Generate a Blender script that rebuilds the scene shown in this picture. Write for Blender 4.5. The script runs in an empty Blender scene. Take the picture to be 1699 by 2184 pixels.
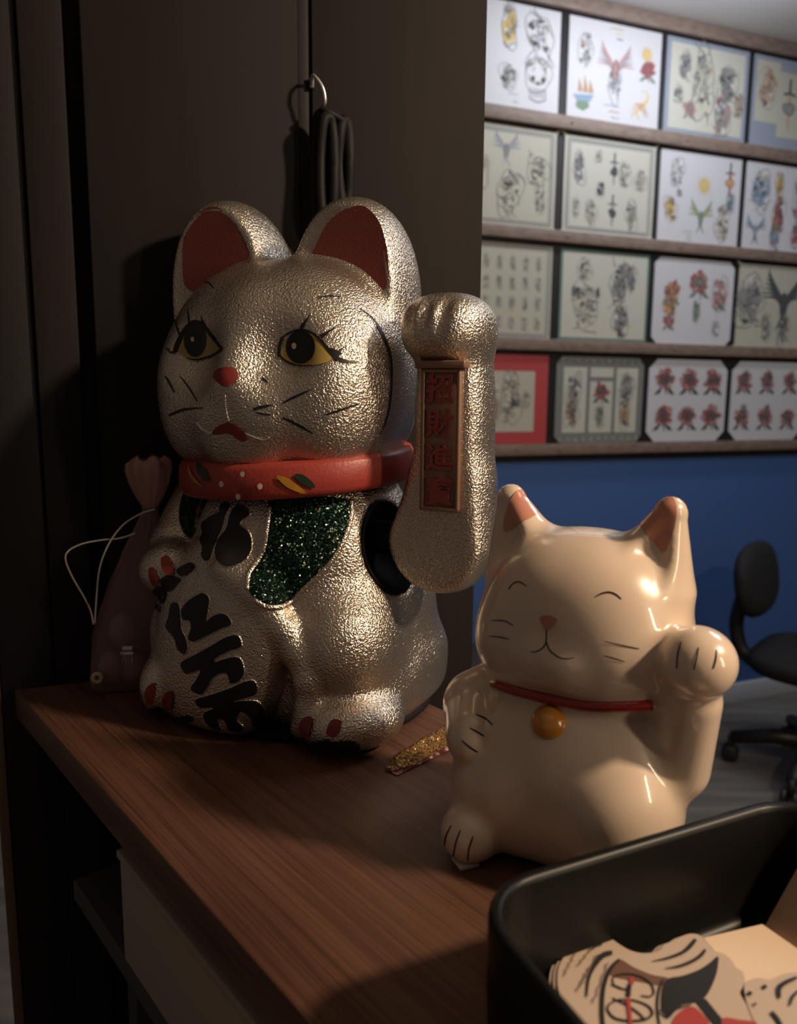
import bpy, bmesh, math, random
import numpy as np
from mathutils import Vector, Matrix
from mathutils.bvhtree import BVHTree
from mathutils.geometry import delaunay_2d_cdt

scene = bpy.context.scene
col = scene.collection
random.seed(7)
rng = np.random.default_rng(11)

# ------------------------------------------------------------------ camera
F_PX, IW, IH = 1660.0, 1699, 2184
CX, CY = 849.5, 1092.0
_d = np.array([(760 - CX) / F_PX, -(12000 - CY) / F_PX, -1.0]); _d /= np.linalg.norm(_d)
_Z = -_d; _f = np.array([0, 0, -1.0]); _Y = _f - _Z * (_f @ _Z); _Y /= np.linalg.norm(_Y)
RC = np.array([np.cross(_Y, _Z), _Y, _Z])            # camera axes -> world axes
CAM = np.array([0.0, 0.0, 1.25])
cam_data = bpy.data.cameras.new('camera')
cam = bpy.data.objects.new('camera', cam_data); col.objects.link(cam)
M4 = Matrix.Identity(4)
for i in range(3):
    for j in range(3):
        M4[i][j] = float(RC[i, j])
    M4[i][3] = float(CAM[i])
cam.matrix_world = M4
cam_data.sensor_fit = 'VERTICAL'; cam_data.sensor_height = 24.0
cam_data.lens = 24.0 * F_PX / IH
cam_data.clip_start = 0.01
cam_data.dof.use_dof = True
cam_data.dof.focus_distance = 0.50
cam_data.dof.aperture_fstop = 5.6
scene.camera = cam

# ------------------------------------------------------------------ light
world = bpy.data.worlds.new('world'); scene.world = world
world.use_nodes = True
world.node_tree.nodes['Background'].inputs[0].default_value = (1.0, 0.79, 0.66, 1)
world.node_tree.nodes['Background'].inputs[1].default_value = 0.072

def area(name, loc, target, power, color, sx, sy=None, shape='RECTANGLE', spread=180):
    ld = bpy.data.lights.new(name, 'AREA'); ld.energy = power; ld.color = color
    ld.shape = shape; ld.size = sx; ld.size_y = sy or sx
    ld.spread = math.radians(spread)
    o = bpy.data.objects.new(name, ld); col.objects.link(o)
    o.location = loc
    o.rotation_euler = (Vector(target) - Vector(loc)).to_track_quat('-Z', 'Y').to_euler()
    return o
area('warm_bulb_lamp', (1.12, 0.06, 1.98), (0.0, 0.47, 1.14), 20.0, (1.0, 0.76, 0.51), 0.11, 0.11, 'DISK')
area('warm_tube_lamp', (1.22, -0.42, 1.46), (0.0, 0.47, 1.14), 3.6, (1.0, 0.78, 0.54), 0.06, 0.55)
area('cool_wall_lamp', (0.893, 2.346, 2.44), (0.77, 2.835, 1.85), 6.8, (0.88, 0.92, 1.0), 0.9, 0.12)
area('cool_room_lamp', (1.6, 1.5, 2.48), (1.6, 1.5, 0.0), 12.0, (0.88, 0.93, 1.0), 0.7, 0.7)

vs = scene.view_settings
scene.display_settings.display_device = 'sRGB'
vs.view_transform = 'Standard'; vs.look = 'None'; vs.gamma = 1.0; vs.use_curve_mapping = False
vs.exposure = 0.0

# ------------------------------------------------------------------ helpers
TABLE = 1.01                                        # height of the shelf top
ORG = {}

def ray(x, y):
    return RC @ np.array([(x - CX) / F_PX, -(y - CY) / F_PX, -1.0])
def on_z(x, y, z):
    r = ray(x, y); return CAM + r * ((z - CAM[2]) / r[2])
def on_plane(x, y, p0, n):
    r = ray(x, y); return CAM + r * ((np.dot(np.asarray(p0) - CAM, n)) / np.dot(r, n))
def project(P):
    q = (np.asarray(P, float) - CAM) @ RC
    return np.stack([CX + F_PX * q[..., 0] / -q[..., 2], CY - F_PX * q[..., 1] / -q[..., 2]], -1)

def tag(o, label=None, cat=None, group=None, kind=None):
    if label: o['label'] = label
    if cat: o['category'] = cat
    if group: o['group'] = group
    if kind: o['kind'] = kind
    return o

def thing(name, loc, label, cat, group=None, kind=None):
    o = bpy.data.objects.new(name, None); col.objects.link(o)
    o.location = loc; o.empty_display_size = 0.03
    ORG[o.name] = np.array(loc, float)
    return tag(o, label, cat, group, kind)

def ob(name, verts, faces, mat, parent=None, smooth=True, origin=None, mats=None, midx=None):
    """one mesh object; verts are world coordinates"""
    V = np.asarray(verts, float)
    if parent is not None:
        org = ORG[parent.name]
    elif origin is not None:
        org = np.asarray(origin, float)
    else:
        mn, mx = V.min(0), V.max(0); org = np.array([(mn[0] + mx[0]) / 2, (mn[1] + mx[1]) / 2, mn[2]])
    me = bpy.data.meshes.new(name)
    me.from_pydata((V - org).tolist(), [], [list(map(int, f)) for f in faces])
    if mats:
        for m in mats: me.materials.append(m)
        if midx is not None:
            me.polygons.foreach_set('material_index', np.asarray(midx, np.int32))
    else:
        me.materials.append(mat)
    if smooth:
        me.polygons.foreach_set('use_smooth', np.ones(len(me.polygons), bool))
    me.update()
    o = bpy.data.objects.new(name, me); col.objects.link(o)
    ORG[o.name] = org
    if parent is not None:
        o.parent = parent
    else:
        o.location = org
    return o

def sharp(o, ang=35):
    me = o.data
    bm = bmesh.new(); bm.from_mesh(me)
    lim = math.radians(ang)
    for e in bm.edges:
        if len(e.link_faces) == 2 and e.calc_face_angle(0) > lim: e.smooth = False
    bm.to_mesh(me); bm.free()
    return o

class MB:
    """collects shapes in one mesh"""
    def __init__(s): s.v = []; s.f = []; s.m = []
    def add(s, v, f, m=0):
        k = len(s.v); s.v += [tuple(map(float, p)) for p in v]; s.f += [[i + k for i in q] for q in f]; s.m += [m] * len(f); return s
    def build(s, name, mat, parent=None, smooth=True, **k):
        if isinstance(mat, (list, tuple)):
            return ob(name, s.v, s.f, None, parent, smooth, mats=list(mat), midx=s.m, **k)
        return ob(name, s.v, s.f, mat, parent, smooth, **k)

def bevel_box(c, size, R=None, bev=0.002, seg=2):
    """verts, faces of a bevelled box about c"""
    bm = bmesh.new(); bmesh.ops.create_cube(bm, size=1.0)
    for v in bm.verts: v.co = Vector((v.co.x * size[0], v.co.y * size[1], v.co.z * size[2]))
    if bev > 0:
        bmesh.ops.bevel(bm, geom=list(bm.edges), offset=bev, segments=seg, profile=0.5, affect='EDGES')
    bm.verts.index_update()
    V = np.array([v.co[:] for v in bm.verts]); Fa = [[v.index for v in f.verts] for f in bm.faces]; bm.free()
    if R is not None: V = V @ np.asarray(R).T
    return V + np.asarray(c), Fa

def catmull(P, closed=False, n=8):
    P = np.asarray(P, float); N = len(P); out = []
    rngN = N if closed else N - 1
    for i in range(rngN):
        if closed:
            a, b, c, d = P[(i - 1) % N], P[i], P[(i + 1) % N], P[(i + 2) % N]
        else:
            a = P[max(i - 1, 0)]; b = P[i]; c = P[i + 1]; d = P[min(i + 2, N - 1)]
        for k in range(n):
            t = k / n
            out.append(0.5 * ((2 * b) + (-a + c) * t + (2 * a - 5 * b + 4 * c - d) * t * t + (-a + 3 * b - 3 * c + d) * t ** 3))
    if not closed: out.append(P[-1])
    return np.array(out)

def tube(pts, rad, sides=10, closed=False, cap=True):
    P = np.asarray(pts, float); N = len(P)
    r = np.full(N, rad) if np.isscalar(rad) else np.asarray(rad, float)
    T = np.gradient(P, axis=0) if not closed else np.roll(P, -1, 0) - np.roll(P, 1, 0)
    T /= np.linalg.norm(T, axis=1, keepdims=True) + 1e-12
    up = np.array([0, 0, 1.0]) if abs(T[0][2]) < 0.9 else np.array([1.0, 0, 0])
    nrm = np.cross(T[0], up); nrm /= np.linalg.norm(nrm)
    V = []; 
    for i in range(N):
        nrm = nrm - T[i] * (nrm @ T[i]); nrm /= np.linalg.norm(nrm) + 1e-12
        b = np.cross(T[i], nrm)
        for k in range(sides):
            a = 2 * math.pi * k / sides
            V.append(P[i] + r[i] * (math.cos(a) * nrm + math.sin(a) * b))
    Fa = []
    for i in range(N if closed else N - 1):
        j = (i + 1) % N
        for k in range(sides):
            l = (k + 1) % sides
            Fa.append([i * sides + k, i * sides + l, j * sides + l, j * sides + k])
    if cap and not closed:
        Fa.append(list(range(sides))[::-1]); Fa.append([(N - 1) * sides + k for k in range(sides)])
    return np.array(V), Fa

def lathe(prof, c, sides=40, R=None, sx=1.0, sy=1.0, cap=True):
    prof = np.asarray(prof, float); V = []; n = len(prof)
    for r, z in prof:
        for k in range(sides):
            a = 2 * math.pi * k / sides
            V.append((r * sx * math.cos(a), r * sy * math.sin(a), z))
    V = np.array(V)
    if R is not None: V = V @ np.asarray(R).T
    Fa = []
    for i in range(n - 1):
        for k in range(sides):
            l = (k + 1) % sides
            Fa.append([i * sides + k, i * sides + l, (i + 1) * sides + l, (i + 1) * sides + k])
    if cap:
        Fa.append(list(range(sides))[::-1]); Fa.append([(n - 1) * sides + k for k in range(sides)])
    return V + np.asarray(c), Fa

def rot_z(a): c, s = math.cos(a), math.sin(a); return np.array([[c, -s, 0], [s, c, 0], [0, 0, 1.0]])
def rot_x(a): c, s = math.cos(a), math.sin(a); return np.array([[1.0, 0, 0], [0, c, -s], [0, s, c]])
def rot_y(a): c, s = math.cos(a), math.sin(a); return np.array([[c, 0, s], [0, 1.0, 0], [-s, 0, c]])

# signed distance fields and their surface
def sd_ell(P, c, r, R=None):
    q = P - np.asarray(c, np.float32)
    if R is not None: q = q @ np.asarray(R, np.float32)
    r = np.asarray(r, np.float32)
    a = q / r; k0 = np.sqrt((a * a).sum(-1)); b = a / r; k1 = np.sqrt((b * b).sum(-1)) + 1e-9
    return k0 * (k0 - 1.0) / k1
def sd_sup(P, c, r, p, R=None):
    q = P - np.asarray(c, np.float32)
    if R is not None: q = q @ np.asarray(R, np.float32)
    r = np.asarray(r, np.float32)
    a = np.abs(q) / r; s = (a ** p).sum(-1) + 1e-12; k = s ** (1.0 / p)
    g = (a + 1e-9) ** (p - 1) / r; gn = np.sqrt((g * g).sum(-1)) * s ** (1.0 / p - 1)
    return (k - 1.0) / (gn + 1e-9)
def sd_cone(P, a, b, ra, rb):
    a = np.asarray(a, np.float32); b = np.asarray(b, np.float32); d = b - a
    t = np.clip(((P - a) @ d) / (d @ d), 0, 1)
    q = P - a - t[..., None] * d
    return np.sqrt((q * q).sum(-1)) - (ra + (rb - ra) * t)
def sd_box(P, c, h, r, R=None):
    q = P - np.asarray(c, np.float32)
    if R is not None: q = q @ np.asarray(R, np.float32)
    q = np.abs(q) - (np.asarray(h, np.float32) - r)
    return np.sqrt((np.maximum(q, 0) ** 2).sum(-1)) + np.minimum(q.max(-1), 0) - r
def smin(a, b, k):
    h = np.maximum(k - np.abs(a - b), 0) / k
    return np.minimum(a, b) - h * h * k * 0.25
def smax(a, b, k): return -smin(-a, -b, k)

def surface(fn, lo, hi, h, relax=2):
    """surface nets of fn(P)=0 on a grid"""
    ax = [np.arange(lo[i], hi[i] + h, h, dtype=np.float32) for i in range(3)]
    n = [len(a) for a in ax]
    P = np.stack(np.meshgrid(*ax, indexing='ij'), -1)
    D = np.empty(n, np.float32)
    for i in range(0, n[0], 24): D[i:i + 24] = fn(P[i:i + 24])
    S = D < 0
    c = [(i, j, k) for i in (0, 1) for j in (0, 1) for k in (0, 1)]
    sl = lambda A, o: A[o[0]:n[0] - 1 + o[0], o[1]:n[1] - 1 + o[1], o[2]:n[2] - 1 + o[2]]
    cnt = sum(sl(S, o).astype(np.int8) for o in c)
    act = (cnt > 0) & (cnt < 8)
    idx = -np.ones(act.shape, np.int64); I = np.argwhere(act); idx[act] = np.arange(len(I))
    acc = np.zeros((len(I), 3)); num = np.zeros(len(I))
    for a in range(8):
        for b in range(a + 1, 8):
            dd = [c[b][t] - c[a][t] for t in range(3)]
            if sum(map(abs, dd)) != 1: continue
            va = D[I[:, 0] + c[a][0], I[:, 1] + c[a][1], I[:, 2] + c[a][2]]
            vb = D[I[:, 0] + c[b][0], I[:, 1] + c[b][1], I[:, 2] + c[b][2]]
            m = (va < 0) != (vb < 0)
            t = np.where(m, va / (va - vb + 1e-20), 0)
            p = np.array(c[a]) + t[:, None] * np.array(dd)
            acc[m] += p[m]; num[m] += 1
    V = (I + acc / num[:, None]) * h + np.array([ax[0][0], ax[1][0], ax[2][0]])
    Q = []
    for a in range(3):
        b, d = (a + 1) % 3, (a + 2) % 3
        s0 = [slice(None)] * 3; s1 = [slice(None)] * 3
        s0[a] = slice(0, n[a] - 1); s1[a] = slice(1, n[a])
        A, B = S[tuple(s0)], S[tuple(s1)]
        E = np.argwhere(A != B)
        E = E[(E[:, b] > 0) & (E[:, d] > 0) & (E[:, b] < n[b] - 1) & (E[:, d] < n[d] - 1)]
        e0 = A[E[:, 0], E[:, 1], E[:, 2]]
        def cell(db, dd_):
            q = E.copy(); q[:, b] -= db; q[:, d] -= dd_; return idx[q[:, 0], q[:, 1], q[:, 2]]
        q = np.stack([cell(1, 1), cell(0, 1), cell(0, 0), cell(1, 0)], 1)
        q[~e0] = q[~e0][:, ::-1]
        Q.append(q)
    Q = np.concatenate(Q); Q = Q[(Q >= 0).all(1)]
    for _ in range(relax):
        S_ = np.zeros_like(V); N_ = np.zeros(len(V))
        for k in range(4):
            a, b = Q[:, k], Q[:, (k + 1) % 4]
            np.add.at(S_, a, V[b]); np.add.at(S_, b, V[a]); np.add.at(N_, a, 1); np.add.at(N_, b, 1)
        V = V * 0.5 + 0.5 * S_ / np.maximum(N_, 1)[:, None]
    return V, Q

def bvh_of(V, Fa): return BVHTree.FromPolygons([tuple(map(float, v)) for v in V], [tuple(map(int, f)) for f in Fa])

def inside(poly, x, y):
    n = len(poly); r = False; j = n - 1
    for i in range(n):
        xi, yi = poly[i]; xj, yj = poly[j]
        if (yi > y) != (yj > y) and x < (xj - xi) * (y - yi) / (yj - yi + 1e-12) + xi: r = not r
        j = i
    return r

def fill(poly, step):
    """triangulated fill of a closed 2D outline with inner points"""
    P = np.asarray(poly, float); out = []
    n = len(P)
    for i in range(n):
        a, b = P[i], P[(i + 1) % n]; L = np.linalg.norm(b - a)
        if L < 1e-9: continue
        k = max(1, int(math.ceil(L / step)))
        for j in range(k): out.append(a + (b - a) * j / k)
    nb = len(out)
    mn, mx = P.min(0), P.max(0); cen = []
    ol = np.array(out)
    for i, y in enumerate(np.arange(mn[1] + step * .5, mx[1], step)):
        for x in np.arange(mn[0] + step * (.5 if i % 2 else 0.), mx[0], step):
            if inside(out, x, y) and np.min(np.abs(ol[:, 0] - x) + np.abs(ol[:, 1] - y)) > step * .6: cen.append((x, y))
    pts = [Vector((float(p[0]), float(p[1]))) for p in out] + [Vector((float(p[0]), float(p[1]))) for p in cen]
    r = delaunay_2d_cdt(pts, [], [list(range(nb))], 1, 1e-6)
    return np.array([v[:] for v in r[0]]), [list(f) for f in r[2]]

def drape(pts2, faces, bvh, off, jump=.009):
    """put photograph-plane points on the surface they lie on"""
    V = []; ok = []
    for x, y in pts2:
        d = Vector(ray(x, y)).normalized()
        h = bvh.ray_cast(Vector(CAM), d)
        if h[0] is None:
            V.append((0, 0, 0)); ok.append(False)
        else:
            nn = h[1] if h[1].dot(d) < 0 else -h[1]
            V.append(tuple(h[0] + nn * off - d * off * 0.6)); ok.append(True)
    V = np.array(V)
    F2 = []
    for f in faces:
        if all(ok[i] for i in f):
            p = V[list(f)]
            if max(np.linalg.norm(p[0] - p[1]), np.linalg.norm(p[1] - p[2]), np.linalg.norm(p[0] - p[2])) < jump: F2.append(f)
    used = sorted({i for f in F2 for i in f}); mp = {u: k for k, u in enumerate(used)}
    V = V[used] if used else np.zeros((0, 3)); F2 = [[mp[i] for i in f] for f in F2]
    out = []
    for f in F2:                                    # face the viewer's side of the surface
        p = V[f]; nrm = np.cross(p[1] - p[0], p[2] - p[0])
        out.append(f if nrm @ (CAM - p[0]) > 0 else f[::-1])
    return V, out

def decal(name, pts, bvh, mat, parent, off=0.0005, curve=True, step=6.0, n=5):
    P = catmull(pts, True, n) if curve else np.asarray(pts, float)
    v2, f2 = fill(P, step); V, Fa = drape(v2, f2, bvh, off)
    return ob(name, V, Fa, mat, parent)

def stroke_poly(pts, w, n=8):
    """outline of a brush stroke; w = one width or one per control point"""
    P = np.asarray(pts, float)
    w = [w] * len(P) if np.isscalar(w) else w
    Q = catmull(np.column_stack([P, np.asarray(w, float)]), False, n)
    T = np.gradient(Q[:, :2], axis=0); T /= np.linalg.norm(T, axis=1, keepdims=True) + 1e-9
    N = np.column_stack([-T[:, 1], T[:, 0]]); hw = np.maximum(Q[:, 2:3], .6) / 2
    return np.vstack([Q[:, :2] + N * hw, (Q[:, :2] - N * hw)[::-1]])
def ribbon(pts, w, n=8):
    P = stroke_poly(pts, w, n); k = len(P) // 2
    return P, [[i, i + 1, 2 * k - 2 - i, 2 * k - 1 - i] for i in range(k - 1)]
def stroke(name, pts, w, bvh, mat, parent, off=0.0006, n=6):
    v2, f2 = ribbon(pts, w, n)
    f2 = [t for q in f2 for t in ([q[0], q[1], q[2]], [q[0], q[2], q[3]])]
    V, Fa = drape(v2, f2, bvh, off)
    return ob(name, V, Fa, mat, parent)
def rim(name, pts, bvh, mat, parent, rad=0.0012, closed=True, curve=True, n=5, lift=0.0):
    P = catmull(pts, closed, n) if curve else np.asarray(pts, float)
    V = []
    for x, y in P:
        d = Vector(ray(x, y)).normalized(); h = bvh.ray_cast(Vector(CAM), d)
        if h[0] is not None: V.append(np.array(h[0] + h[1] * lift))
    if len(V) < 3: return None
    v, f = tube(V, rad, 8, closed)
    return ob(name, v, f, mat, parent)

# ------------------------------------------------------------------ materials
def mat(name, color, rough=0.5, metal=0.0, spec=0.5, coat=0.0, trans=0.0, ior=1.5, alpha=1.0, sss=0.0):
    m = bpy.data.materials.new(name); m.use_nodes = True
    b = m.node_tree.nodes['Principled BSDF']
    b.inputs['Base Color'].default_value = (*color, 1); b.inputs['Roughness'].default_value = rough
    b.inputs['Metallic'].default_value = metal; b.inputs['Specular IOR Level'].default_value = spec
    b.inputs['Coat Weight'].default_value = coat; b.inputs['Coat Roughness'].default_value = 0.05
    b.inputs['Transmission Weight'].default_value = trans; b.inputs['IOR'].default_value = ior
    b.inputs['Alpha'].default_value = alpha
    return m
def nodes(m): return m.node_tree.nodes, m.node_tree.links, m.node_tree.nodes['Principled BSDF']
def coords(m, scale=(1, 1, 1), rotz=0.0):
    N, L, b = nodes(m)
    tc = N.new('ShaderNodeTexCoord'); mp = N.new('ShaderNodeMapping')
    mp.inputs['Scale'].default_value = scale; mp.inputs['Rotation'].default_value = (0, 0, rotz)
    L.new(tc.outputs['Object'], mp.inputs['Vector']); return mp.outputs['Vector']
def noise(m, vec, scale, detail=2.0, rough=0.5):
    N, L, b = nodes(m); t = N.new('ShaderNodeTexNoise')
    t.inputs['Scale'].default_value = scale; t.inputs['Detail'].default_value = detail; t.inputs['Roughness'].default_value = rough
    L.new(vec, t.inputs['Vector']); return t
def ramp(m, fac, stops):
    N, L, b = nodes(m); r = N.new('ShaderNodeValToRGB')
    e = r.color_ramp.elements
    while len(e) < len(stops): e.new(0.5)
    for k, (p, c) in enumerate(stops): e[k].position = p; e[k].color = (*c, 1)
    L.new(fac, r.inputs['Fac']); return r.outputs['Color']
def bump(m, height, strength, dist):
    N, L, b = nodes(m); bp = N.new('ShaderNodeBump')
    bp.inputs['Strength'].default_value = strength; bp.inputs['Distance'].default_value = dist
    L.new(height, bp.inputs['Height']); L.new(bp.outputs['Normal'], b.inputs['Normal']); return bp

def silver_mat(name, scale, dist, color=(0.80, 0.755, 0.70), rough=0.30):
    m = mat(name, color, rough, 0.93, 0.5)
    v = coords(m); N, L, b = nodes(m)
    vo = N.new('ShaderNodeTexVoronoi'); vo.inputs['Scale'].default_value = scale; vo.feature = 'SMOOTH_F1'
    wob = noise(m, v, scale * .7, 1.0)
    mx = N.new('ShaderNodeVectorMath'); mx.operation = 'MULTIPLY_ADD'
    mx.inputs[1].default_value = (1.1 / scale,) * 3; L.new(wob.outputs['Color'], mx.inputs[0]); L.new(v, mx.inputs[2])
    L.new(mx.outputs[0], vo.inputs['Vector'])
    n2 = noise(m, v, scale * 1.9, 1.0)
    ad = N.new('ShaderNodeMath'); ad.operation = 'MULTIPLY_ADD'; ad.inputs[1].default_value = 0.5
    L.new(n2.outputs['Fac'], ad.inputs[0]); L.new(vo.outputs['Distance'], ad.inputs[2])
    bump(m, ad.outputs[0], 1.0, dist)
    return m
# ================================================================== the room
WA = math.radians(21)
WP = np.array([1.33, 3.05, 0.0])                      # a point at the foot of the blue wall
WE = np.array([math.cos(WA), math.sin(WA), 0]); WN = np.array([math.sin(WA), -math.cos(WA), 0])   # along the wall, into the room
CEIL = 2.52
def on_wall(t, z, out=0.0): return WP + WE * t + WN * out + np.array([0, 0, z])
RWALL = np.column_stack([WE, -WN, [0, 0, 1]])         # local x along, y into the wall
def wbox(t0, t1, z0, z1, o0, o1, bev=.002):
    return bevel_box(on_wall((t0 + t1) / 2, (z0 + z1) / 2, (o0 + o1) / 2), (t1 - t0, o1 - o0, z1 - z0), RWALL, bev)

FLOOR = mat('grey_floor_boards', (.16, .145, .13), .5)
_v = coords(FLOOR, (1.0, 9.0, 1.0), .35)
_L = nodes(FLOOR)[1]
_L.new(ramp(FLOOR, noise(FLOOR, _v, 2.2, 3).outputs['Fac'], [(.3, (.115, .105, .095)), (.7, (.21, .19, .17))]), nodes(FLOOR)[2].inputs['Base Color'])
v, f = bevel_box((0.8, 1.4, -.01), (8, 8, .02), None, 0); tag(ob('floor', v, f, FLOOR, None, False), kind='structure')
CEILING = mat('white_ceiling_plaster', (.80, .79, .79), .8)
v, f = bevel_box((0.8, 1.4, CEIL + .01), (8, 8, .02), None, 0); tag(ob('ceiling', v, f, CEILING, None, False), kind='structure')
BLUE = mat('blue_wall_paint', (.050, .118, .33), .55)
_v = coords(BLUE); bump(BLUE, noise(BLUE, _v, 90, 3).outputs['Fac'], .25, .002)
v, f = wbox(-3.2, 2.6, 0, CEIL, -.10, 0, 0); tag(ob('wall_back', v, f, BLUE, None, False), kind='structure')
SKIRT = mat('white_skirting_paint', (.55, .55, .57), .5)
v, f = wbox(-3.2, 2.6, 0, .082, 0, .016, .003); tag(ob('baseboard_back', v, f, SKIRT, None, True), kind='structure')

# ------------------------------------------------------------------ dark partition behind the shelf
C0 = np.array([-.311, .603, 0.0])
PE, PN = WE, WN
RPART = np.column_stack([PE, -PN, [0, 0, 1]])
def on_part(t, z, out=0.0): return C0 + PE * t + PN * out + np.array([0, 0, z])
def pbox(t0, t1, z0, z1, o0, o1, bev=.0015):
    return bevel_box(on_part((t0 + t1) / 2, (z0 + z1) / 2, (o0 + o1) / 2), (t1 - t0, o1 - o0, z1 - z0), RPART, bev)
DARK = mat('dark_brown_board', (.026, .02, .019), .7, spec=.15)
_v = coords(DARK, (14, 14, 1.2)); nodes(DARK)[1].new(ramp(DARK, noise(DARK, _v, 6, 3).outputs['Fac'], [(.3, (.0138, .0113, .0118)), (.75, (.0170, .0138, .0145))]), nodes(DARK)[2].inputs['Base Color'])
DARKER = mat('black_stained_board', (.016, .014, .0155), .6, spec=.2)
EDGE = mat('brown_edge_band', (.16, .095, .06), .55)
part = thing('wall_left', on_part(.2, 0), None, None, kind='structure')
v, f = pbox(-.010, .415, 0, CEIL, -.040, -.022, 0); ob('backing_board', v, f, DARKER, part, False)
for t0, t1, o0, o1, m_ in ((-.010, .031, -.022, -.006, DARKER), (.0315, .0625, -.022, -.001, DARK), (.0745, .2415, -.022, -.0005, DARK), (.2417, .2530, -.022, -.005, DARKER), (.2533, .4150, -.022, -.002, DARK)):
    v, f = pbox(t0, t1, 0.0, CEIL, o0, o1, .0012); ob('panel_board', v, f, m_, part)
v, f = pbox(-.0185, -.0105, 0, CEIL, -.040, -.006, .0008); ob('edge_band', v, f, EDGE, part)

# ------------------------------------------------------------------ shelf
WOOD = mat('reddish_brown_wood', (.2, .1, .06), .48, spec=.35)
SD = np.array([.637, -.771, 0]); SD /= np.linalg.norm(SD); SN = np.array([-SD[1], SD[0], 0])     # along, across to the right
_ang = math.atan2(SD[1], SD[0])
N, L, B = nodes(WOOD)
tc = N.new('ShaderNodeTexCoord'); mp = N.new('ShaderNodeMapping'); mp.vector_type = 'POINT'
mp.inputs['Rotation'].default_value = (0, 0, -_ang); L.new(tc.outputs['Object'], mp.inputs['Vector'])
mp2 = N.new('ShaderNodeMapping'); mp2.inputs['Scale'].default_value = (2.2, 75, 30); L.new(mp.outputs[0], mp2.inputs['Vector'])
n1 = noise(WOOD, mp2.outputs[0], 1.6, 5, .62)
mp3 = N.new('ShaderNodeMapping'); mp3.inputs['Scale'].default_value = (5, 420, 90); L.new(mp.outputs[0], mp3.inputs['Vector'])
n2 = noise(WOOD, mp3.outputs[0], 1.5, 3, .6)
mixf = N.new('ShaderNodeMath'); mixf.operation = 'MULTIPLY_ADD'; mixf.inputs[1].default_value = .55
L.new(n2.outputs['Fac'], mixf.inputs[0]); 
hf = N.new('ShaderNodeMath'); hf.operation = 'MULTIPLY'; hf.inputs[1].default_value = .5; L.new(n1.outputs['Fac'], hf.inputs[0]); L.new(hf.outputs[0], mixf.inputs[2])
L.new(ramp(WOOD, mixf.outputs[0], [(.33, (.052, .022, .0145)), (.52, (.116, .053, .034)), (.68, (.160, .078, .050))]), B.inputs['Base Color'])
bump(WOOD, mixf.outputs[0], .35, .0006)
nl = C0[:2] @ SN[:2]
def shelf_pt(a, b): return C0 + SD * a + SN * b            # along from the left corner, across
Wd = .246
tt = Wd / (PE[:2] @ SN[:2]); bk = C0 + PE * tt             # the far end is cut to fit the partition
top = [C0, bk, shelf_pt(1.05, Wd), shelf_pt(1.05, 0)]
bm = bmesh.new(); ring = [bm.verts.new((p[0], p[1], TABLE)) for p in top]; low = [bm.verts.new((p[0], p[1], TABLE - .0245)) for p in top]
bm.faces.new(ring[::-1]); bm.faces.new(low)
for k in range(4): bm.faces.new([ring[k], ring[(k + 1) % 4], low[(k + 1) % 4], low[k]])
bmesh.ops.recalc_face_normals(bm, faces=bm.faces)
bmesh.ops.bevel(bm, geom=list(bm.edges), offset=.0022, segments=3, profile=.5, affect='EDGES')
bm.verts.index_update()
V_ = [v.co[:] for v in bm.verts]; F_ = [[v.index for v in fc.verts] for fc in bm.faces]; bm.free()
shelf = tag(ob('shelf', V_, F_, WOOD, None, True, origin=C0 + np.array([0, 0, TABLE - .0245])), 'reddish brown wooden counter board with a rounded edge under both cats', 'shelf')
sharp(shelf, 50)
# carcass below
CAB = mat('black_cabinet_board', (.045, .039, .043), .55, spec=.4)
RSH = np.column_stack([SD, SN, [0, 0, 1]])
def sbox(a0, a1, b0, b1, z0, z1, bev=.0015): return bevel_box(shelf_pt((a0 + a1) / 2, (b0 + b1) / 2) + np.array([0, 0, (z0 + z1) / 2]), (a1 - a0, b1 - b0, z1 - z0), RSH, bev)
cab = thing('counter_cabinet', shelf_pt(.5, .14), 'black open counter cabinet carrying the wooden board', 'cabinet')
for nm, a in (('back_panel', (.10, 1.02, .228, .242, .0, TABLE - .0247)), ('divider', (.10, .118, .045, .227, .0, TABLE - .0247)), ('divider', (.99, 1.008, .045, .227, 0, TABLE - .0247)), ('lower_shelf', (.1185, .9895, .004, .227, .886, .902)), ('plinth', (.1185, .9895, .05, .07, 0, .08))):
    v, f = sbox(*a); ob(nm, v, f, CAB, cab)
CARTON = mat('cream_carton', (.34, .275, .22), .7)
cart = thing('carton', shelf_pt(.47, .10) + np.array([0, 0, .902]), 'plain cream carton stored under the counter board', 'box')
v, f = sbox(.222, .72, .003, .20, .903, .9705, .002); ob('box_body', v, f, CARTON, cart)
v, f = sbox(.220, .722, .002, .202, .9707, .9757, .001); ob('lid', v, f, CARTON, cart)

# ------------------------------------------------------------------ low dark cabinet against the blue wall
lowc = thing('low_cabinet', on_wall(-1.05, 0, .12), 'low black cabinet at the foot of the blue wall, mostly hidden behind the cream cat', 'cabinet')
v, f = wbox(-1.75, -.34, .05, .37, .02, .26, .004); ob('carcass', v, f, CAB, lowc)
v, f = wbox(-1.76, -.33, .37, .392, .018, .28, .004); ob('top', v, f, CAB, lowc)
for k in range(3):
    v, f = wbox(-1.74 + k * .467, -1.283 + k * .467, .07, .36, .261, .276, .003); dr = ob('door', v, f, CAB, lowc)
    v, f = wbox(-1.33 + k * .467, -1.318 + k * .467, .18, .26, .277, .29, .003); ob('handle', v, f, CAB, dr)
v, f = wbox(-1.72, -.37, 0, .05, .05, .24, .002); ob('plinth', v, f, CAB, lowc)

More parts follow.
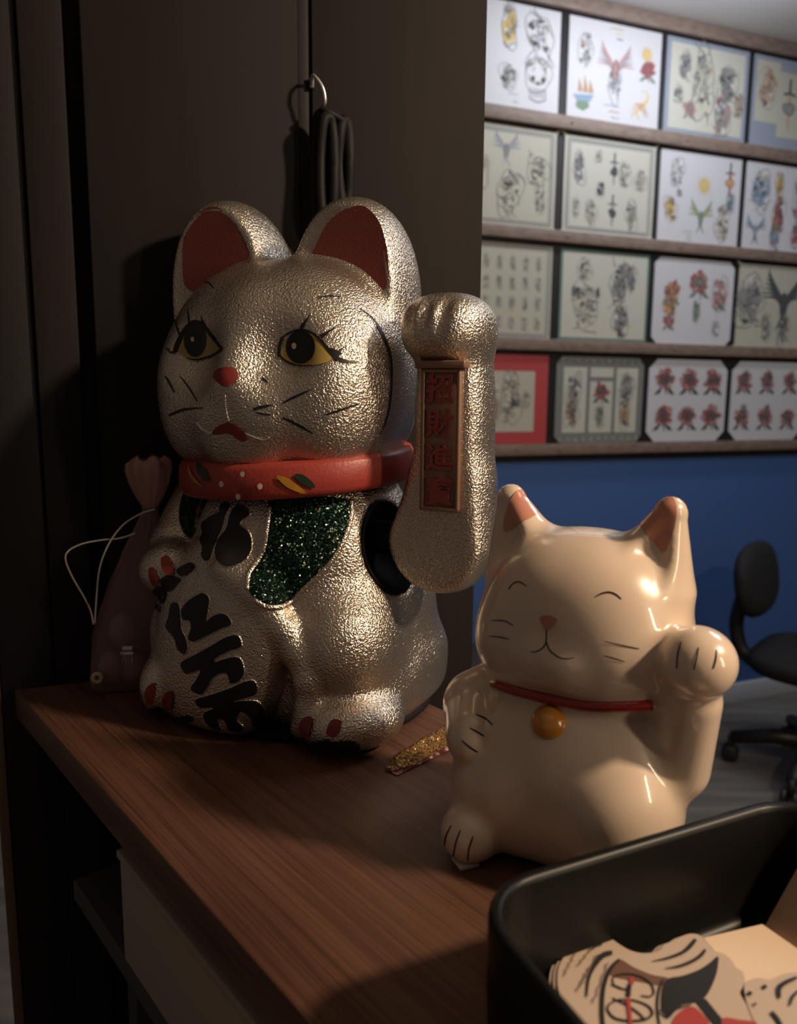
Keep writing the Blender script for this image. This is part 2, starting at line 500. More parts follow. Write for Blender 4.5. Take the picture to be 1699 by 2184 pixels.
# ------------------------------------------------------------------ display rack with tattoo flash sheets
RAIL = mat('pale_brown_rail_wood', (.30, .215, .17), .55)
_v = coords(RAIL, (2, 30, 30), -WA); nodes(RAIL)[1].new(ramp(RAIL, noise(RAIL, _v, 2.5, 4).outputs['Fac'], [(.3, (.145, .10, .08)), (.7, (.225, .165, .135))]), nodes(RAIL)[2].inputs['Base Color'])
BACK = mat('black_backing_paint', (.016, .015, .017), .55, spec=.3)
SCREW = mat('screw_head', (.18, .13, .10), .5)
rack = thing('display_rack', on_wall(-.2, 1.02, 0), 'black wall rack with five pale wooden rails holding sheets of tattoo designs', 'rack')
v, f = wbox(-1.62, 1.45, 1.022, CEIL - .001, .001, .012, .001); ob('backing_board', v, f, BACK, rack)
RZ = [(2.474, CEIL - .002), (2.112, 2.154), (1.755, 1.793), (1.398, 1.437), (1.043, 1.081)]
for a, b in RZ:
    v, f = wbox(-1.62, 1.45, a, b, .0125, .036, .002); rl = ob('rail', v, f, RAIL, rack)
    for k in range(7):
        v, f = lathe([(.001, 0), (.006, 0), (.006, .0012), (.001, .0014)], (0, 0, 0), 12); v = v @ np.column_stack([WE, np.array([0, 0, 1.0]), WN]).T + on_wall(-1.31 + k * .47, (a + b) / 2, .0362)
        ob('screw', v, f, SCREW, rl)
# ================================================================== silver lucky cat
SO = np.array([-0.076, 0.590, TABLE])
SY = math.radians(25)                       # turned towards the left of the view
SF = np.array([-math.sin(SY), -math.cos(SY), 0]); SS = np.array([math.cos(SY), -math.sin(SY), 0])
def s_world(V):
    V = np.asarray(V, float)
    return SO + V[..., 0:1] * SS + V[..., 1:2] * SF + V[..., 2:3] * np.array([0, 0, 1.0])
HY = math.radians(-3)                       # the head turns back a little
HR = np.array([[math.cos(HY), -math.sin(HY), 0], [math.sin(HY), math.cos(HY), 0], [0, 0, 1.0]], np.float32)
HC = np.array([-0.004, 0.0, 0.258], np.float32)
def sil_head(P):
    q = (P - HC) @ HR
    d = sd_sup(q, (0, -.010, .004), (.088, .082, .074), 2.5)
    for s in (-1, 1):
        d = smin(d, sd_sup(q, (s * .031, .011, -.025), (.055, .064, .053), 2.7), .03)
        d = smin(d, sd_ell(q, (s * .014, .069, -.034), (.018, .015, .015)), .018)      # muzzle
    d = smin(d, sd_cone(q, (0, .054, .034), (0, .078, -.010), .011, .009), .024)        # bridge
    d = smin(d, sd_ell(q, (0, .066, -.058), (.022, .012, .012)), .02)                   # chin
    for s in (-1, 1):
        d = smax(d, -sd_ell(q, (s * .036, .094, .008), (.022, .027, .022)), .018)
        # ears: domed behind, cut flat and hollowed in front
        Re = rot_y(s * .05)
        e = sd_sup(q, (s * .049 - (.010 if s < 0 else .006), -.018, .038 + (.006 if s < 0 else 0)), (.0455, .060, .083), 2.2, Re)
        e = smax(e, q[..., 1] - .012, .004)
        hol = sd_sup(q, (s * .049 - (.010 if s < 0 else .006), .006, .038 + (.006 if s < 0 else 0)), (.0365, .036, .0690), 2.2, Re)
        e = smax(e, -smax(hol, -(q[..., 1] - .0100), .002), .003)
        d = smin(d, e, .008)
    return d
def sil_slot(P): return sd_ell(P, (.106, .012, .138), (.042, .037, .043))      # where the arm goes in
def sil_body(P):
    d = sd_sup(P, (-.002, -.024, .056), (.097, .082, .074), 2.6)
    d = smin(d, sd_sup(P, (.004, -.020, .026), (.097, .084, .036), 3.4), .02)
    d = smin(d, sd_ell(P, (.000, -.008, .125), (.086, .084, .085)), .04)
    d = smin(d, sd_ell(P, (.060, .034, .064), (.038, .045, .046)), .012)                 # thigh
    d = smin(d, sd_ell(P, (.072, .050, .018), (.036, .040, .022), rot_z(.25)), .008)      # foot
    d = smin(d, sd_ell(P, (-.074, .030, .056), (.030, .046, .050)), .016)
    d = smin(d, sd_ell(P, (-.074, .062, .024), (.020, .030, .028)), .005)
    k = sd_sup(P, (-.024, .068, .064), (.058, .025, .080), 2.3, rot_z(.10) @ rot_x(.08) @ rot_y(.22))  # coin plate
    d = smin(d, k, .003)
    R_ = [(-.0094, .0800, .1201), (.0162, .0800, .1065), (.0343, .0750, .0815), (.0430, .0735, .0666), (.0515, .0730, .0470), (.0520, .0730, .0300), (.0470, .0740, .0150)]
    for a, b in zip(R_[:-1], R_[1:]): d = smin(d, sd_cone(P, a, b, .0085, .0085), .007)     # raised border of the plate
    d = smin(d, sd_cone(P, (-.088, -.010, .152), (-.087, .034, .122), .033, .024), .012)   # lowered arm
    d = smin(d, sd_ell(P, (-.073, .062, .110), (.024, .023, .021)), .008)
    return smax(d, -(P[..., 2] - .003), .006)
def sil_all(P):
    b = smax(sil_body(P), -sil_slot(P), .004); h = sil_head(P)
    return smin(b, h, .010)
V, Q = surface(sil_all, (-.135, -.125, -.004), (.135, .125, .405), .0022, 2)
SV = s_world(V)

def sil_arm(P):
    d = sd_cone(P, (.121, .008, .140), (.125, .004, .175), .037, .030)
    d = smin(d, sd_sup(P, (.127, .002, .205), (.0255, .028, .095), 2.8), .012)
    d = smin(d, sd_sup(P, (.124, .008, .282), (.030, .036, .0235), 2.4), .010)     # paw
    for k in range(3):                                                            # finger grooves
        s = .106 + .0120 * k
        g = sd_cone(P, (s, .0505, .268), (s + .004, .030, .314), .0035, .003)
        d = smax(d, -g, .005)
    d = smax(d, P[..., 1] - np.where(P[..., 2] < .2605, .0270, .2), .004)          # flat face under the plaque
    d = smax(d, -sd_box(P, (.127, .058, .258), (.05, .03, .003), .002), .004)
    return d
VA, QA = surface(sil_arm, (.075, -.045, .095), (.170, .055, .315), .0018, 2)
AV = s_world(VA)
VS, QS = surface(lambda P: smax(np.abs(sil_slot(P) + .0006) - .0012, sil_body(P) + .0004, .001), (.05, -.035, .085), (.125, .06, .19), .0012, 1)   # black lining of the slot
SILVER = silver_mat('hammered_silver_lacquer', 740, .00068, (.69, .60, .51), .24)
SILVER_FINE = silver_mat('fine_silver_lacquer', 900, .00022, rough=.30)
RED = mat('red_paint', (.21, .030, .028), .45, spec=.4)
EAR_RED = mat('ear_red_paint', (.25, .060, .052), .5, spec=.4)
bump(EAR_RED, noise(EAR_RED, coords(EAR_RED), 700, 2).outputs['Fac'], .5, .0005)
COLLAR = mat('collar_red_paint', (.34, .045, .035), .42)
_v = coords(COLLAR); bump(COLLAR, noise(COLLAR, _v, 420, 2).outputs['Fac'], .5, .0005)
BLACK = mat('black_paint', (.013, .011, .013), .38, spec=.35)
MATTE_BLACK = mat('black_plastic', (.010, .009, .010), .7, spec=.15)
YELLOW = mat('eye_yellow_paint', (.42, .30, .085), .35)
IRIS = mat('eye_black_gloss', (.008, .008, .006), .22)
CREAM_DOT = mat('cream_dot_paint', (.75, .62, .50), .4)
LEAF_Y = mat('mustard_leaf_paint', (.42, .20, .02), .4)
LEAF_G = mat('dark_green_leaf_paint', (.015, .028, .018), .4)
# green glitter: tiny flakes, each with its own tilt
GLITTER = mat('green_glitter', (.012, .06, .03), .25, .6)
_v = coords(GLITTER); N, L, B = nodes(GLITTER)
vo = N.new('ShaderNodeTexVoronoi'); vo.inputs['Scale'].default_value = 1050; L.new(_v, vo.inputs['Vector'])
sub = N.new('ShaderNodeVectorMath'); sub.operation = 'SUBTRACT'; sub.inputs[1].default_value = (.5, .5, .5)
L.new(vo.outputs['Color'], sub.inputs[0])
sc_ = N.new('ShaderNodeVectorMath'); sc_.operation = 'SCALE'; sc_.inputs['Scale'].default_value = 1.3
L.new(sub.outputs[0], sc_.inputs[0])
ge = N.new('ShaderNodeNewGeometry'); ad = N.new('ShaderNodeVectorMath'); ad.operation = 'ADD'
L.new(ge.outputs['Normal'], ad.inputs[0]); L.new(sc_.outputs[0], ad.inputs[1])
no = N.new('ShaderNodeVectorMath'); no.operation = 'NORMALIZE'; L.new(ad.outputs[0], no.inputs[0])
L.new(no.outputs[0], B.inputs['Normal'])
L.new(ramp(GLITTER, vo.outputs['Color'], [(0, (.005, .014, .010)), (.6, (.006, .024, .016)), (.86, (.012, .048, .030)), (.92, (.75, .80, .65))]), B.inputs['Base Color'])

silver_cat = thing('lucky_cat', SO, 'large silver beckoning cat with red collar, green glitter bib and raised paw', 'cat figurine')
body = ob('body', SV, Q, SILVER, silver_cat)
ob('arm_socket', s_world(VS), QS, MATTE_BLACK, silver_cat)
SB = bvh_of(SV, Q)
# black rubber foot under the statue
pr = [(.001, 0), (.094, 0), (.097, .003), (.095, .0065), (.001, .0065)]
v, f = lathe(pr, (0, 0, 0), 64, sx=1.0, sy=.96); v = s_world(v + np.array([.003, -.012, 0])); ob('base', v, f, MATTE_BLACK, silver_cat)

def z1(pts): return [(320 + x / 2.832, 400 + y / 2.832) for x, y in pts]
def z2(pts): return [(280 + x / 2.4985, 960 + y / 2.4985) for x, y in pts]
def z3(pts): return [(800 + x / 3.119, 600 + y / 3.119) for x, y in pts]
def z6(pts): return [(340 + x / 3.861, 660 + y / 3.861) for x, y in pts]
def oval(cx, cy, rx, ry, n=16, rot=0):
    c, s = math.cos(rot), math.sin(rot)
    return [(cx + rx * math.cos(t) * c - ry * math.sin(t) * s, cy + rx * math.cos(t) * s + ry * math.sin(t) * c) for t in np.linspace(0, 2 * math.pi, n, endpoint=False)]

# ears
for pts in ([(208, 590), (196, 500), (197, 340), (222, 250), (272, 174), (338, 124), (400, 116), (452, 148), (505, 210), (552, 300), (590, 390), (612, 450), (600, 530), (480, 570), (350, 600), (262, 630)],
            [(958, 450), (1006, 335), (1066, 222), (1150, 147), (1214, 117), (1280, 110), (1330, 140), (1382, 205), (1415, 300), (1436, 420), (1440, 560), (1436, 690), (1410, 740), (1340, 710), (1250, 670), (1140, 610), (1040, 560), (965, 530)]):
    # a flat red panel set in the hollow; its lower edge runs down inside the head
    P = catmull(z1(pts), True, 5); hw = np.array([0, 0, 1.0]); fn_ = np.array([0, .0112, 0]) @ HR.T.astype(float) + HC
    nn = np.array([0, 1.0, 0]) @ HR.T.astype(float); nw = SS * nn[0] + SF * nn[1]
    v2, f2 = fill(P, 14)
    V3 = np.array([on_plane(x, y, s_world(fn_), nw) for x, y in v2]); n3 = len(V3); F3 = []
    for q_ in f2:
        a_, b_, c_ = V3[q_[0]], V3[q_[1]], V3[q_[2]]; F3.append(q_ if np.cross(b_ - a_, c_ - a_) @ nw > 0 else q_[::-1])
    ob('inner_ear', V3, F3, EAR_RED, silver_cat)
# eyes
def eye(sclera, iris, spark, liners, lashes):
    sc = decal('eye', z6(sclera), SB, YELLOW, silver_cat, .0004, step=4)
    decal('iris', z6(oval(*iris)), SB, IRIS, sc, .0006, step=4)
    decal('eye_highlight', z6(oval(*spark)), SB, CREAM_DOT, sc, .0008, step=3)
    for p, w in liners: stroke('eyeliner', z6(p), [k / 3.861 for k in w], SB, BLACK, silver_cat, .0007)
    for p, w in lashes: stroke('eyelash', z6(p), [k / 3.861 for k in w], SB, BLACK, silver_cat, .0004)
eye([(160, 345), (185, 262), (225, 165), (290, 112), (350, 125), (410, 200), (505, 325), (450, 365), (380, 398), (300, 408), (230, 398), (180, 372)],
    (297, 245, 94, 147), (277, 246, 15, 21),
    [([(128, 352), (160, 262), (215, 165), (275, 105), (340, 108), (385, 160), (440, 232), (515, 325)], [30, 36, 34, 26, 22, 20, 20, 14]),
     ([(515, 328), (440, 378), (350, 408), (290, 416), (225, 402)], [14, 16, 16, 14, 6]),
     ([(62, 315), (92, 355), (145, 342)], [8, 14, 20])],
    [([(132, 50), (140, 130), (165, 208)], [5, 10, 16]), ([(234, -10), (238, 40), (240, 105)], [4, 8, 14]), ([(345, 50), (352, 95), (368, 130)], [5, 12, 16])])
eye([(1000, 365), (1020, 300), (1060, 235), (1160, 185), (1260, 205), (1330, 265), (1390, 335), (1422, 395), (1390, 430), (1300, 455), (1200, 460), (1110, 445), (1040, 415)],
    (1163, 310, 120, 138), (1112, 300, 20, 27),
    [([(978, 395), (986, 310), (1012, 228)], [20, 26, 22]),
     ([(1005, 235), (1080, 188), (1165, 168), (1250, 192), (1330, 258), (1400, 345), (1462, 402), (1545, 430), (1640, 432)], [10, 14, 18, 20, 20, 24, 34, 22, 10]),
     ([(980, 372), (1050, 432), (1150, 466), (1260, 462)], [14, 14, 10, 6]),
     ([(1385, 322), (1440, 350), (1500, 372)], [12, 40, 10])],
    [([(1166, 160), (1188, 118), (1240, 48)], [30, 22, 5]), ([(1325, 225), (1380, 192), (1442, 152)], [34, 22, 5]), ([(1478, 338), (1510, 318), (1548, 298)], [12, 9, 4])])
# nose, mouth
nose = decal('nose', z6([(448, 535), (468, 500), (510, 482), (560, 473), (610, 482), (645, 520), (642, 570), (604, 608), (560, 636), (518, 630), (470, 592), (446, 562)]), SB, RED, silver_cat, .0005, step=4)
decal('tongue', z6([(442, 1022), (462, 980), (510, 947), (570, 930), (620, 955), (660, 990), (700, 1025), (724, 1068), (690, 1085), (640, 1062), (600, 1032), (560, 1020), (500, 1026)]), SB, RED, silver_cat, .0010, step=4)
for p in ([(300, 930), (350, 985), (405, 1018), (446, 1024)], [(540, 705), (543, 780), (552, 850), (572, 925)], [(702, 1022), (790, 1058), (860, 1076), (902, 1052)]):
    rim('mouth_line', z6(p), SB, SILVER_FINE, silver_cat, .0006, False)
# whiskers and the brushed contour of the face
for p, w in (([(80, 872), (200, 826), (360, 810)], [14, 18, 4]), ([(165, 545), (240, 640), (312, 760)], [5, 10, 6]), ([(50, 550), (85, 612), (122, 684)], [8, 10, 8]),
             ([(772, 822), (850, 802), (932, 788)], [16, 18, 5]), ([(795, 848), (850, 862), (912, 872)], [8, 12, 6]), ([(1015, 772), (1110, 722), (1252, 658)], [10, 14, 4]),
             ([(1015, 892), (1150, 958), (1262, 1022)], [14, 18, 5]), ([(1362, 868), (1480, 832), (1642, 774)], [8, 16, 7]), ([(845, 565), (868, 582), (893, 603)], [12, 12, 6])):
    stroke('whisker', z6(p), [k / 3.0 for k in w], SB, BLACK, silver_cat, .0004)
for p, w in (([(1268, 733), (1350, 800), (1410, 900), (1448, 1010), (1458, 1150), (1448, 1300), (1420, 1420), (1388, 1492)], [5, 9, 16, 12, 8, 8, 7, 4]),
             ([(310, 577), (350, 574), (388, 612)], [6, 10, 5]), ([(1008, 666), (1080, 655), (1152, 661)], [4, 6, 4])):
    stroke('face_contour', z1(p), [k / 2.832 for k in w], SB, BLACK, silver_cat, .0004, n=10)

# collar with painted flowers
prof = [(.0800, -.0135), (.0860, -.0125), (.0885, -.0085), (.0890, 0), (.0885, .0075), (.0865, .0112), (.0760, .0125)]
v, f = lathe(prof, (0, 0, 0), 72, sx=1.0, sy=.97, cap=False)
v = v + np.array([-.002, -.002, .1850]) ; v[:, 2] += .055 * v[:, 0] - .050 * v[:, 1]; CV = s_world(v)
collar = ob('collar', CV, f, COLLAR, silver_cat)
CB = bvh_of(CV, f)
for cx, cy, rx, ry in ((595, 128, 12, 15), (483, 181, 12, 15), (687, 192, 14, 16), (571, 247, 12, 14)):
    decal('dot', z2(oval(cx, cy, rx, ry)), CB, CREAM_DOT, collar, .0008, step=3)
for pts, m_ in (([(775, 138), (830, 148), (885, 185), (935, 228), (880, 220), (820, 190)], LEAF_Y), ([(868, 130), (910, 130), (960, 165), (978, 200), (930, 190), (890, 165)], LEAF_G),
                ([(308, 82), (330, 130), (360, 168), (390, 192), (340, 172), (310, 130)], LEAF_Y), ([(350, 65), (380, 80), (405, 120), (418, 160), (395, 165), (365, 130), (350, 95)], LEAF_G),
                ([(602, 198), (620, 198), (634, 230), (612, 256), (590, 250)], RED)):
    decal('leaf', z2(pts), CB, m_, collar, .0008, step=4)

# bib
for pts in ([(742, 275), (730, 340), (720, 430), (705, 520), (670, 590), (628, 660), (626, 740), (660, 790), (720, 825), (790, 830), (850, 800), (900, 742), (980, 672), (1060, 582), (1120, 482), (1158, 380), (1165, 310), (1140, 262), (1000, 250), (860, 255)],
            [(300, 190), (262, 280), (256, 370), (280, 440), (320, 470), (350, 400), (378, 320), (405, 262), (380, 225), (330, 205)]):
    bb = decal('bib', z2(pts), SB, GLITTER, silver_cat, .0008, step=6)
rim('bib_edge', z2([(1170, 265), (1168, 360), (1128, 484), (1066, 590), (985, 680), (905, 752), (855, 806), (790, 836), (715, 832), (655, 795)]), SB, SILVER, silver_cat, .0022, False)
rim('bib_edge', z2([(738, 300), (722, 430), (706, 525), (668, 598), (624, 664), (620, 745)]), SB, SILVER, silver_cat, .0022, False)
# written signs: black sunk between raised silver edges
CH = [[(385, 380), (430, 350), (468, 330), (475, 295), (505, 280), (525, 300), (502, 350), (490, 400), (470, 450), (440, 520), (420, 580), (395, 590), (375, 560), (380, 520), (365, 480), (380, 440), (375, 410)],
      [(520, 370), (545, 310), (590, 295), (630, 330), (625, 350), (588, 375), (582, 400), (620, 430), (640, 480), (635, 540), (600, 590), (550, 615), (500, 620), (460, 590), (448, 540), (462, 480), (500, 430), (515, 400)],
      [(215, 820), (250, 815), (260, 850), (265, 920), (270, 960), (290, 1000), (300, 1050), (285, 1085), (250, 1060), (230, 1000), (192, 955), (188, 930), (202, 880)],
      [(270, 850), (310, 800), (370, 765), (400, 770), (415, 800), (410, 850), (402, 910), (440, 882), (490, 872), (525, 900), (530, 930), (480, 950), (420, 980), (360, 1010), (330, 1020), (305, 1000), (320, 950), (312, 910), (278, 900)],
      [(270, 1130), (340, 1090), (430, 1040), (500, 1000), (560, 985), (585, 1020), (580, 1050), (520, 1070), (450, 1108), (448, 1128), (500, 1112), (560, 1102), (590, 1130), (600, 1190), (570, 1230), (530, 1240), (512, 1192), (470, 1190), (430, 1220), (402, 1270), (370, 1300), (320, 1270), (350, 1220), (368, 1172), (300, 1190), (275, 1170)],
      [(345, 1330), (420, 1305), (520, 1270), (600, 1235), (650, 1230), (670, 1265), (660, 1300), (600, 1320), (545, 1338), (600, 1335), (670, 1340), (705, 1380), (710, 1440), (690, 1480), (650, 1470), (630, 1420), (592, 1392), (572, 1402), (562, 1440), (600, 1480), (570, 1500), (520, 1490), (500, 1440), (462, 1432), (470, 1470), (480, 1492), (430, 1480), (395, 1440), (390, 1400), (438, 1372), (370, 1370)]]
for k, c in enumerate(CH):
    ch = decal('written_sign', z2(c), SB, BLACK, silver_cat, .0007, step=5)
    rim('raised_edge', z2(c), SB, SILVER, ch, .0010, True, n=4, lift=.0002)
# claws
for c in ([(160, 580), (190, 565), (215, 590), (230, 640), (220, 665), (185, 660), (165, 630)], [(95, 640), (115, 625), (135, 660), (145, 710), (125, 725), (105, 700)],
          [(75, 1290), (100, 1250), (125, 1245), (125, 1300), (110, 1350), (85, 1340)], [(165, 1330), (185, 1295), (210, 1285), (225, 1310), (220, 1370), (205, 1390), (175, 1370)],
          [(895, 1480), (910, 1440), (940, 1420), (965, 1430), (960, 1480), (945, 1530), (915, 1520)], [(1040, 1500), (1060, 1450), (1090, 1435), (1120, 1450), (1110, 1490), (1085, 1530), (1050, 1520)]):
    decal('claw', z2(c), SB, RED, silver_cat, .0010, step=4)
for c in ([(245, 640), (290, 610), (320, 600), (335, 625), (300, 660), (265, 672)], [(155, 690), (200, 665), (240, 675), (260, 690), (230, 730), (200, 755), (170, 735)],
          [(108, 760), (140, 725), (170, 740), (185, 770), (165, 820), (140, 800), (115, 785)], [(100, 790), (130, 810), (165, 850), (150, 860), (115, 830)],
          [(860, 1540), (900, 1525), (930, 1545), (960, 1560), (1000, 1550), (1040, 1545), (1080, 1560), (1130, 1550), (1180, 1555), (1220, 1580), (1180, 1600), (1000, 1606), (880, 1590), (850, 1570)],
          [(100, 1380), (150, 1375), (200, 1400), (240, 1420), (300, 1415), (330, 1440), (280, 1450), (180, 1440), (120, 1410)]):
    decal('toe', z2(c), SB, BLACK, silver_cat, .0009, step=5)

# raised arm and its plaque
arm = ob('raised_arm', AV, QA, SILVER, silver_cat)
rp = [(0.0, .035), (.012, .035), (.012, -.02), (0.0, -.02)]
v, f = tube(s_world([(.055, .008, .138), (.110, .008, .138)]), .012, 20); ob('arm_axle', v, f, MATTE_BLACK, silver_cat)
PLQ = mat('plaque_lacquer', (.26, .15, .105), .32, .25)
PLQ_RED = mat('plaque_red_enamel', (.26, .035, .028), .2, coat=.6)
PLF = .0290
p0 = s_world((0, PLF, .2))
def on_front(x, y):
    """local (s, z) of a point of the plaque plane"""
    w = on_plane(x, y, p0, SF) - SO
    return np.array([w @ SS, w[2]])
q = [on_front(895, 786), on_front(986, 786), on_front(979, 1090), on_front(902, 1090)]
s0, s1 = (q[0][0] + q[3][0]) / 2, (q[1][0] + q[2][0]) / 2
zt, zb = (q[0][1] + q[1][1]) / 2, (q[2][1] + q[3][1]) / 2
sc0, zc0 = (s0 + s1) / 2, (zt + zb) / 2
RW = np.column_stack([SS, SF, [0, 0, 1]])
def lbox(c, size, bev): return bevel_box(s_world(c), size, RW, bev)
v, f = lbox((sc0, PLF - .004, zc0), (s1 - s0, .010, zt - zb), .0012)
plaque = ob('plaque', v, f, PLQ, arm)
fw = .0028
m = MB()
for c, sz in (((s0 + fw / 2, PLF, zc0), (fw, .006, zt - zb)), ((s1 - fw / 2, PLF, zc0), (fw, .006, zt - zb)), ((sc0, PLF, zb + fw / 2), (s1 - s0, .006, fw)), ((sc0, PLF, zt - fw / 2), (s1 - s0, .006, fw)),
              ((sc0, PLF - .0002, zt + .0025), (s1 - s0 + .007, .011, .005))):
    m.add(*lbox(c, sz, .001))
m.build('plaque_frame', PLQ, plaque)
def text_mesh(ch, size, depth, fat):
    cu = bpy.data.curves.new('txt', 'FONT'); cu.body = ch; cu.size = 1.0; cu.align_x = 'CENTER'; cu.align_y = 'CENTER'
    cu.extrude = depth / size; cu.bevel_depth = .018; cu.bevel_resolution = 2; cu.offset = fat; cu.resolution_u = 4
    o = bpy.data.objects.new('txt', cu); col.objects.link(o)
    bpy.context.view_layer.update()
    me = bpy.data.meshes.new_from_object(o.evaluated_get(bpy.context.evaluated_depsgraph_get()))
    V = np.array([v.co[:] for v in me.vertices]); Fa = [list(p.vertices) for p in me.polygons]
    bpy.data.objects.remove(o); bpy.data.curves.remove(cu); bpy.data.meshes.remove(me)
    return V, Fa
for ch, (ya, yb) in zip('招財進寶', ((796, 860), (871, 933), (945, 1004), (1015, 1078))):
    V_, F_ = text_mesh(ch, 1.0, .03, .012)
    a, b = on_front(909, (ya + yb) / 2), on_front(968, (ya + yb) / 2)
    c = on_front(938, ya), on_front(938, yb)
    mn, mx = V_.min(0), V_.max(0)
    u = (V_ - (mn + mx) / 2) / (mx - mn)
    ctr = ((a[0] + b[0]) / 2, (c[0][1] + c[1][1]) / 2)
    Lc = np.column_stack([ctr[0] + u[:, 0] * (b[0] - a[0]), PLF + .0012 + u[:, 2] * .0028, ctr[1] + u[:, 1] * (c[0][1] - c[1][1])])
    ob('raised_character', s_world(Lc), F_, PLQ_RED, plaque)
# ================================================================== white ceramic cat
WO = np.array([0.0995, 0.4005, TABLE])
WY = math.radians(34)
WF = np.array([-math.sin(WY), -math.cos(WY), 0]); WS = np.array([math.cos(WY), -math.sin(WY), 0])
def w_world(V):
    V = np.asarray(V, float)
    return WO + V[..., 0:1] * WS + V[..., 1:2] * WF + V[..., 2:3] * np.array([0, 0, 1.0])
def whi(P):
    P = P / np.array([.865, .865, .94], np.float32)
    d = sd_sup(P, (-.003, 0, .040), (.068, .064, .052), 2.3)
    d = smin(d, sd_ell(P, (0, 0, .075), (.054, .050, .030)), .03)
    h = sd_sup(P, (0, 0, .132), (.060, .055, .050), 2.3)
    for s in (-1, 1):
        h = smin(h, sd_ell(P, (s * .026, .006, .117), (.037, .042, .032)), .02)
        h = smin(h, sd_ell(P, (s * .007, .050, .117), (.010, .007, .008)), .012)
        e = sd_cone(P, (s * .039 - .002, -.002, .160), (s * .050 - .003, -.002, .194), .027, .0095)
        e = smax(e, -sd_cone(P, (s * .0395 - .002, .028, .160), (s * .050 - .003, .014, .190), .0200, .0070), .004)
        h = smin(h, e, .010)
    d = smin(d, h, .008)
    for s in (-1, 1):
        d = smin(d, sd_ell(P, (s * .038, .030, .034), (.030, .035, .034)), .02)
        d = smin(d, sd_ell(P, (s * .043, .058, .014), (.019, .022, .0165)), .005)
    d = smin(d, sd_cone(P, (-.048, -.004, .080), (-.066, .016, .070), .021, .021), .010)
    d = smin(d, sd_cone(P, (-.066, .018, .069), (-.050, .048, .064), .019, .0165), .003)
    d = smin(d, sd_cone(P, (.062, .012, .064), (.070, .022, .104), .0190, .0165), .008)
    d = smin(d, sd_ell(P, (.0735, .029, .1265), (.0205, .0205, .0180)), .005)
    return smax(d, -(P[..., 2] - .001), .004)
Vw, QW = surface(whi, (-.085, -.08, -.003), (.09, .085, .205), .0015, 2)
WV = w_world(Vw)
CERAMIC = mat('cream_glazed_ceramic', (.77, .605, .48), .28, spec=.5, coat=.9)
nodes(CERAMIC)[2].inputs['Coat Roughness'].default_value = .03
nodes(CERAMIC)[2].inputs['Subsurface Weight'].default_value = .12
nodes(CERAMIC)[2].inputs['Subsurface Radius'].default_value = (.006, .003, .0018)
PINK = mat('pink_glaze', (.58, .25, .17), .25, coat=.7)
INK = mat('brushed_ink_line', (.014, .011, .013), .3, coat=.5)
RED_GLAZE = mat('red_glaze', (.33, .018, .014), .2, coat=.8)
ORANGE_GLAZE = mat('orange_glaze', (.62, .25, .035), .25, coat=.8)
NOSE_PINK = mat('nose_pink_glaze', (.55, .22, .15), .3, coat=.6)
white_cat = thing('ceramic_cat', WO, 'small cream glazed smiling cat with thin red collar and orange bell', 'cat figurine')
ob('body', WV, QW, CERAMIC, white_cat)
WB = bvh_of(WV, QW)
def z4(pts): return [(920 + x / 2.482, 1000 + y / 2.482) for x, y in pts]
for pts in ([(383, 325), (390, 250), (420, 160), (458, 112), (498, 122), (538, 172), (568, 222), (540, 250), (470, 285), (420, 320)],
            [(1050, 250), (1120, 200), (1190, 165), (1250, 150), (1285, 165), (1295, 230), (1280, 330), (1250, 410), (1220, 440), (1180, 390), (1120, 320), (1060, 270)]):
    decal('inner_ear', z4(pts), WB, PINK, white_cat, .0004, step=6)
for p, w in (([(408, 638), (430, 608), (460, 598), (485, 608), (502, 622)], [5, 6, 7, 6, 4]), ([(868, 677), (900, 660), (940, 653), (975, 665), (1005, 690)], [5, 8, 9, 8, 5])):
    stroke('closed_eye', z4(p), [k / 2.482 for k in w], WB, INK, white_cat, .00016, n=8)
decal('nose', z4([(575, 786), (620, 776), (665, 796), (640, 830), (610, 852), (590, 830)]), WB, NOSE_PINK, white_cat, .0005, step=4)
for p in ([(607, 850), (606, 915), (590, 945), (560, 965), (520, 970)], [(606, 915), (625, 960), (670, 995), (710, 1006), (755, 1000)]):
    stroke('mouth', z4(p), [3, 3.2, 3, 2.6, 1.4], WB, INK, white_cat, .00016, n=8)
for p in ([(315, 802), (385, 805), (432, 830)], [(300, 886), (360, 890), (408, 902)], [(918, 914), (1010, 935), (1098, 952)], [(913, 989), (970, 1005), (1022, 1022)]):
    stroke('whisker', z4(p), [1.6, 2.8, 1.8], WB, INK, white_cat, .00016, n=8)
for p in ([(235, 1300), (290, 1325), (322, 1357)], [(203, 1372), (245, 1395), (278, 1415)], [(160, 1437), (205, 1475), (245, 1500)],
          [(103, 1888), (75, 1950), (63, 2040)], [(153, 1912), (128, 1980), (110, 2080)], [(220, 1945), (198, 2010), (190, 2075)],
          [(1320, 915), (1302, 985), (1297, 1057)], [(1413, 945), (1400, 1010), (1386, 1064)], [(1508, 958), (1503, 1010), (1490, 1058)]):
    stroke('toe_line', z4(p), [2.4, 3.6, 2.8], WB, INK, white_cat, .00016, n=8)
rim('collar', z4([(338, 1135), (400, 1154), (500, 1183), (640, 1216), (780, 1243), (900, 1252), (1050, 1249), (1165, 1243)]), WB, RED_GLAZE, white_cat, .0031, False, n=8, lift=-.0006)
h = WB.ray_cast(Vector(CAM), Vector(ray(1168, 1538)).normalized())
bc = np.array(h[0] + h[1] * .0030)
v, f = lathe([(.0095 * math.sin(t), -.0088 * math.cos(t)) for t in np.linspace(.02, math.pi - .02, 20)], bc, 32)
ob('bell', v, f, ORANGE_GLAZE, white_cat)
STICK = mat('white_foam_pad', (.62, .55, .50), .6)
pp = on_z(985, 1852, TABLE)
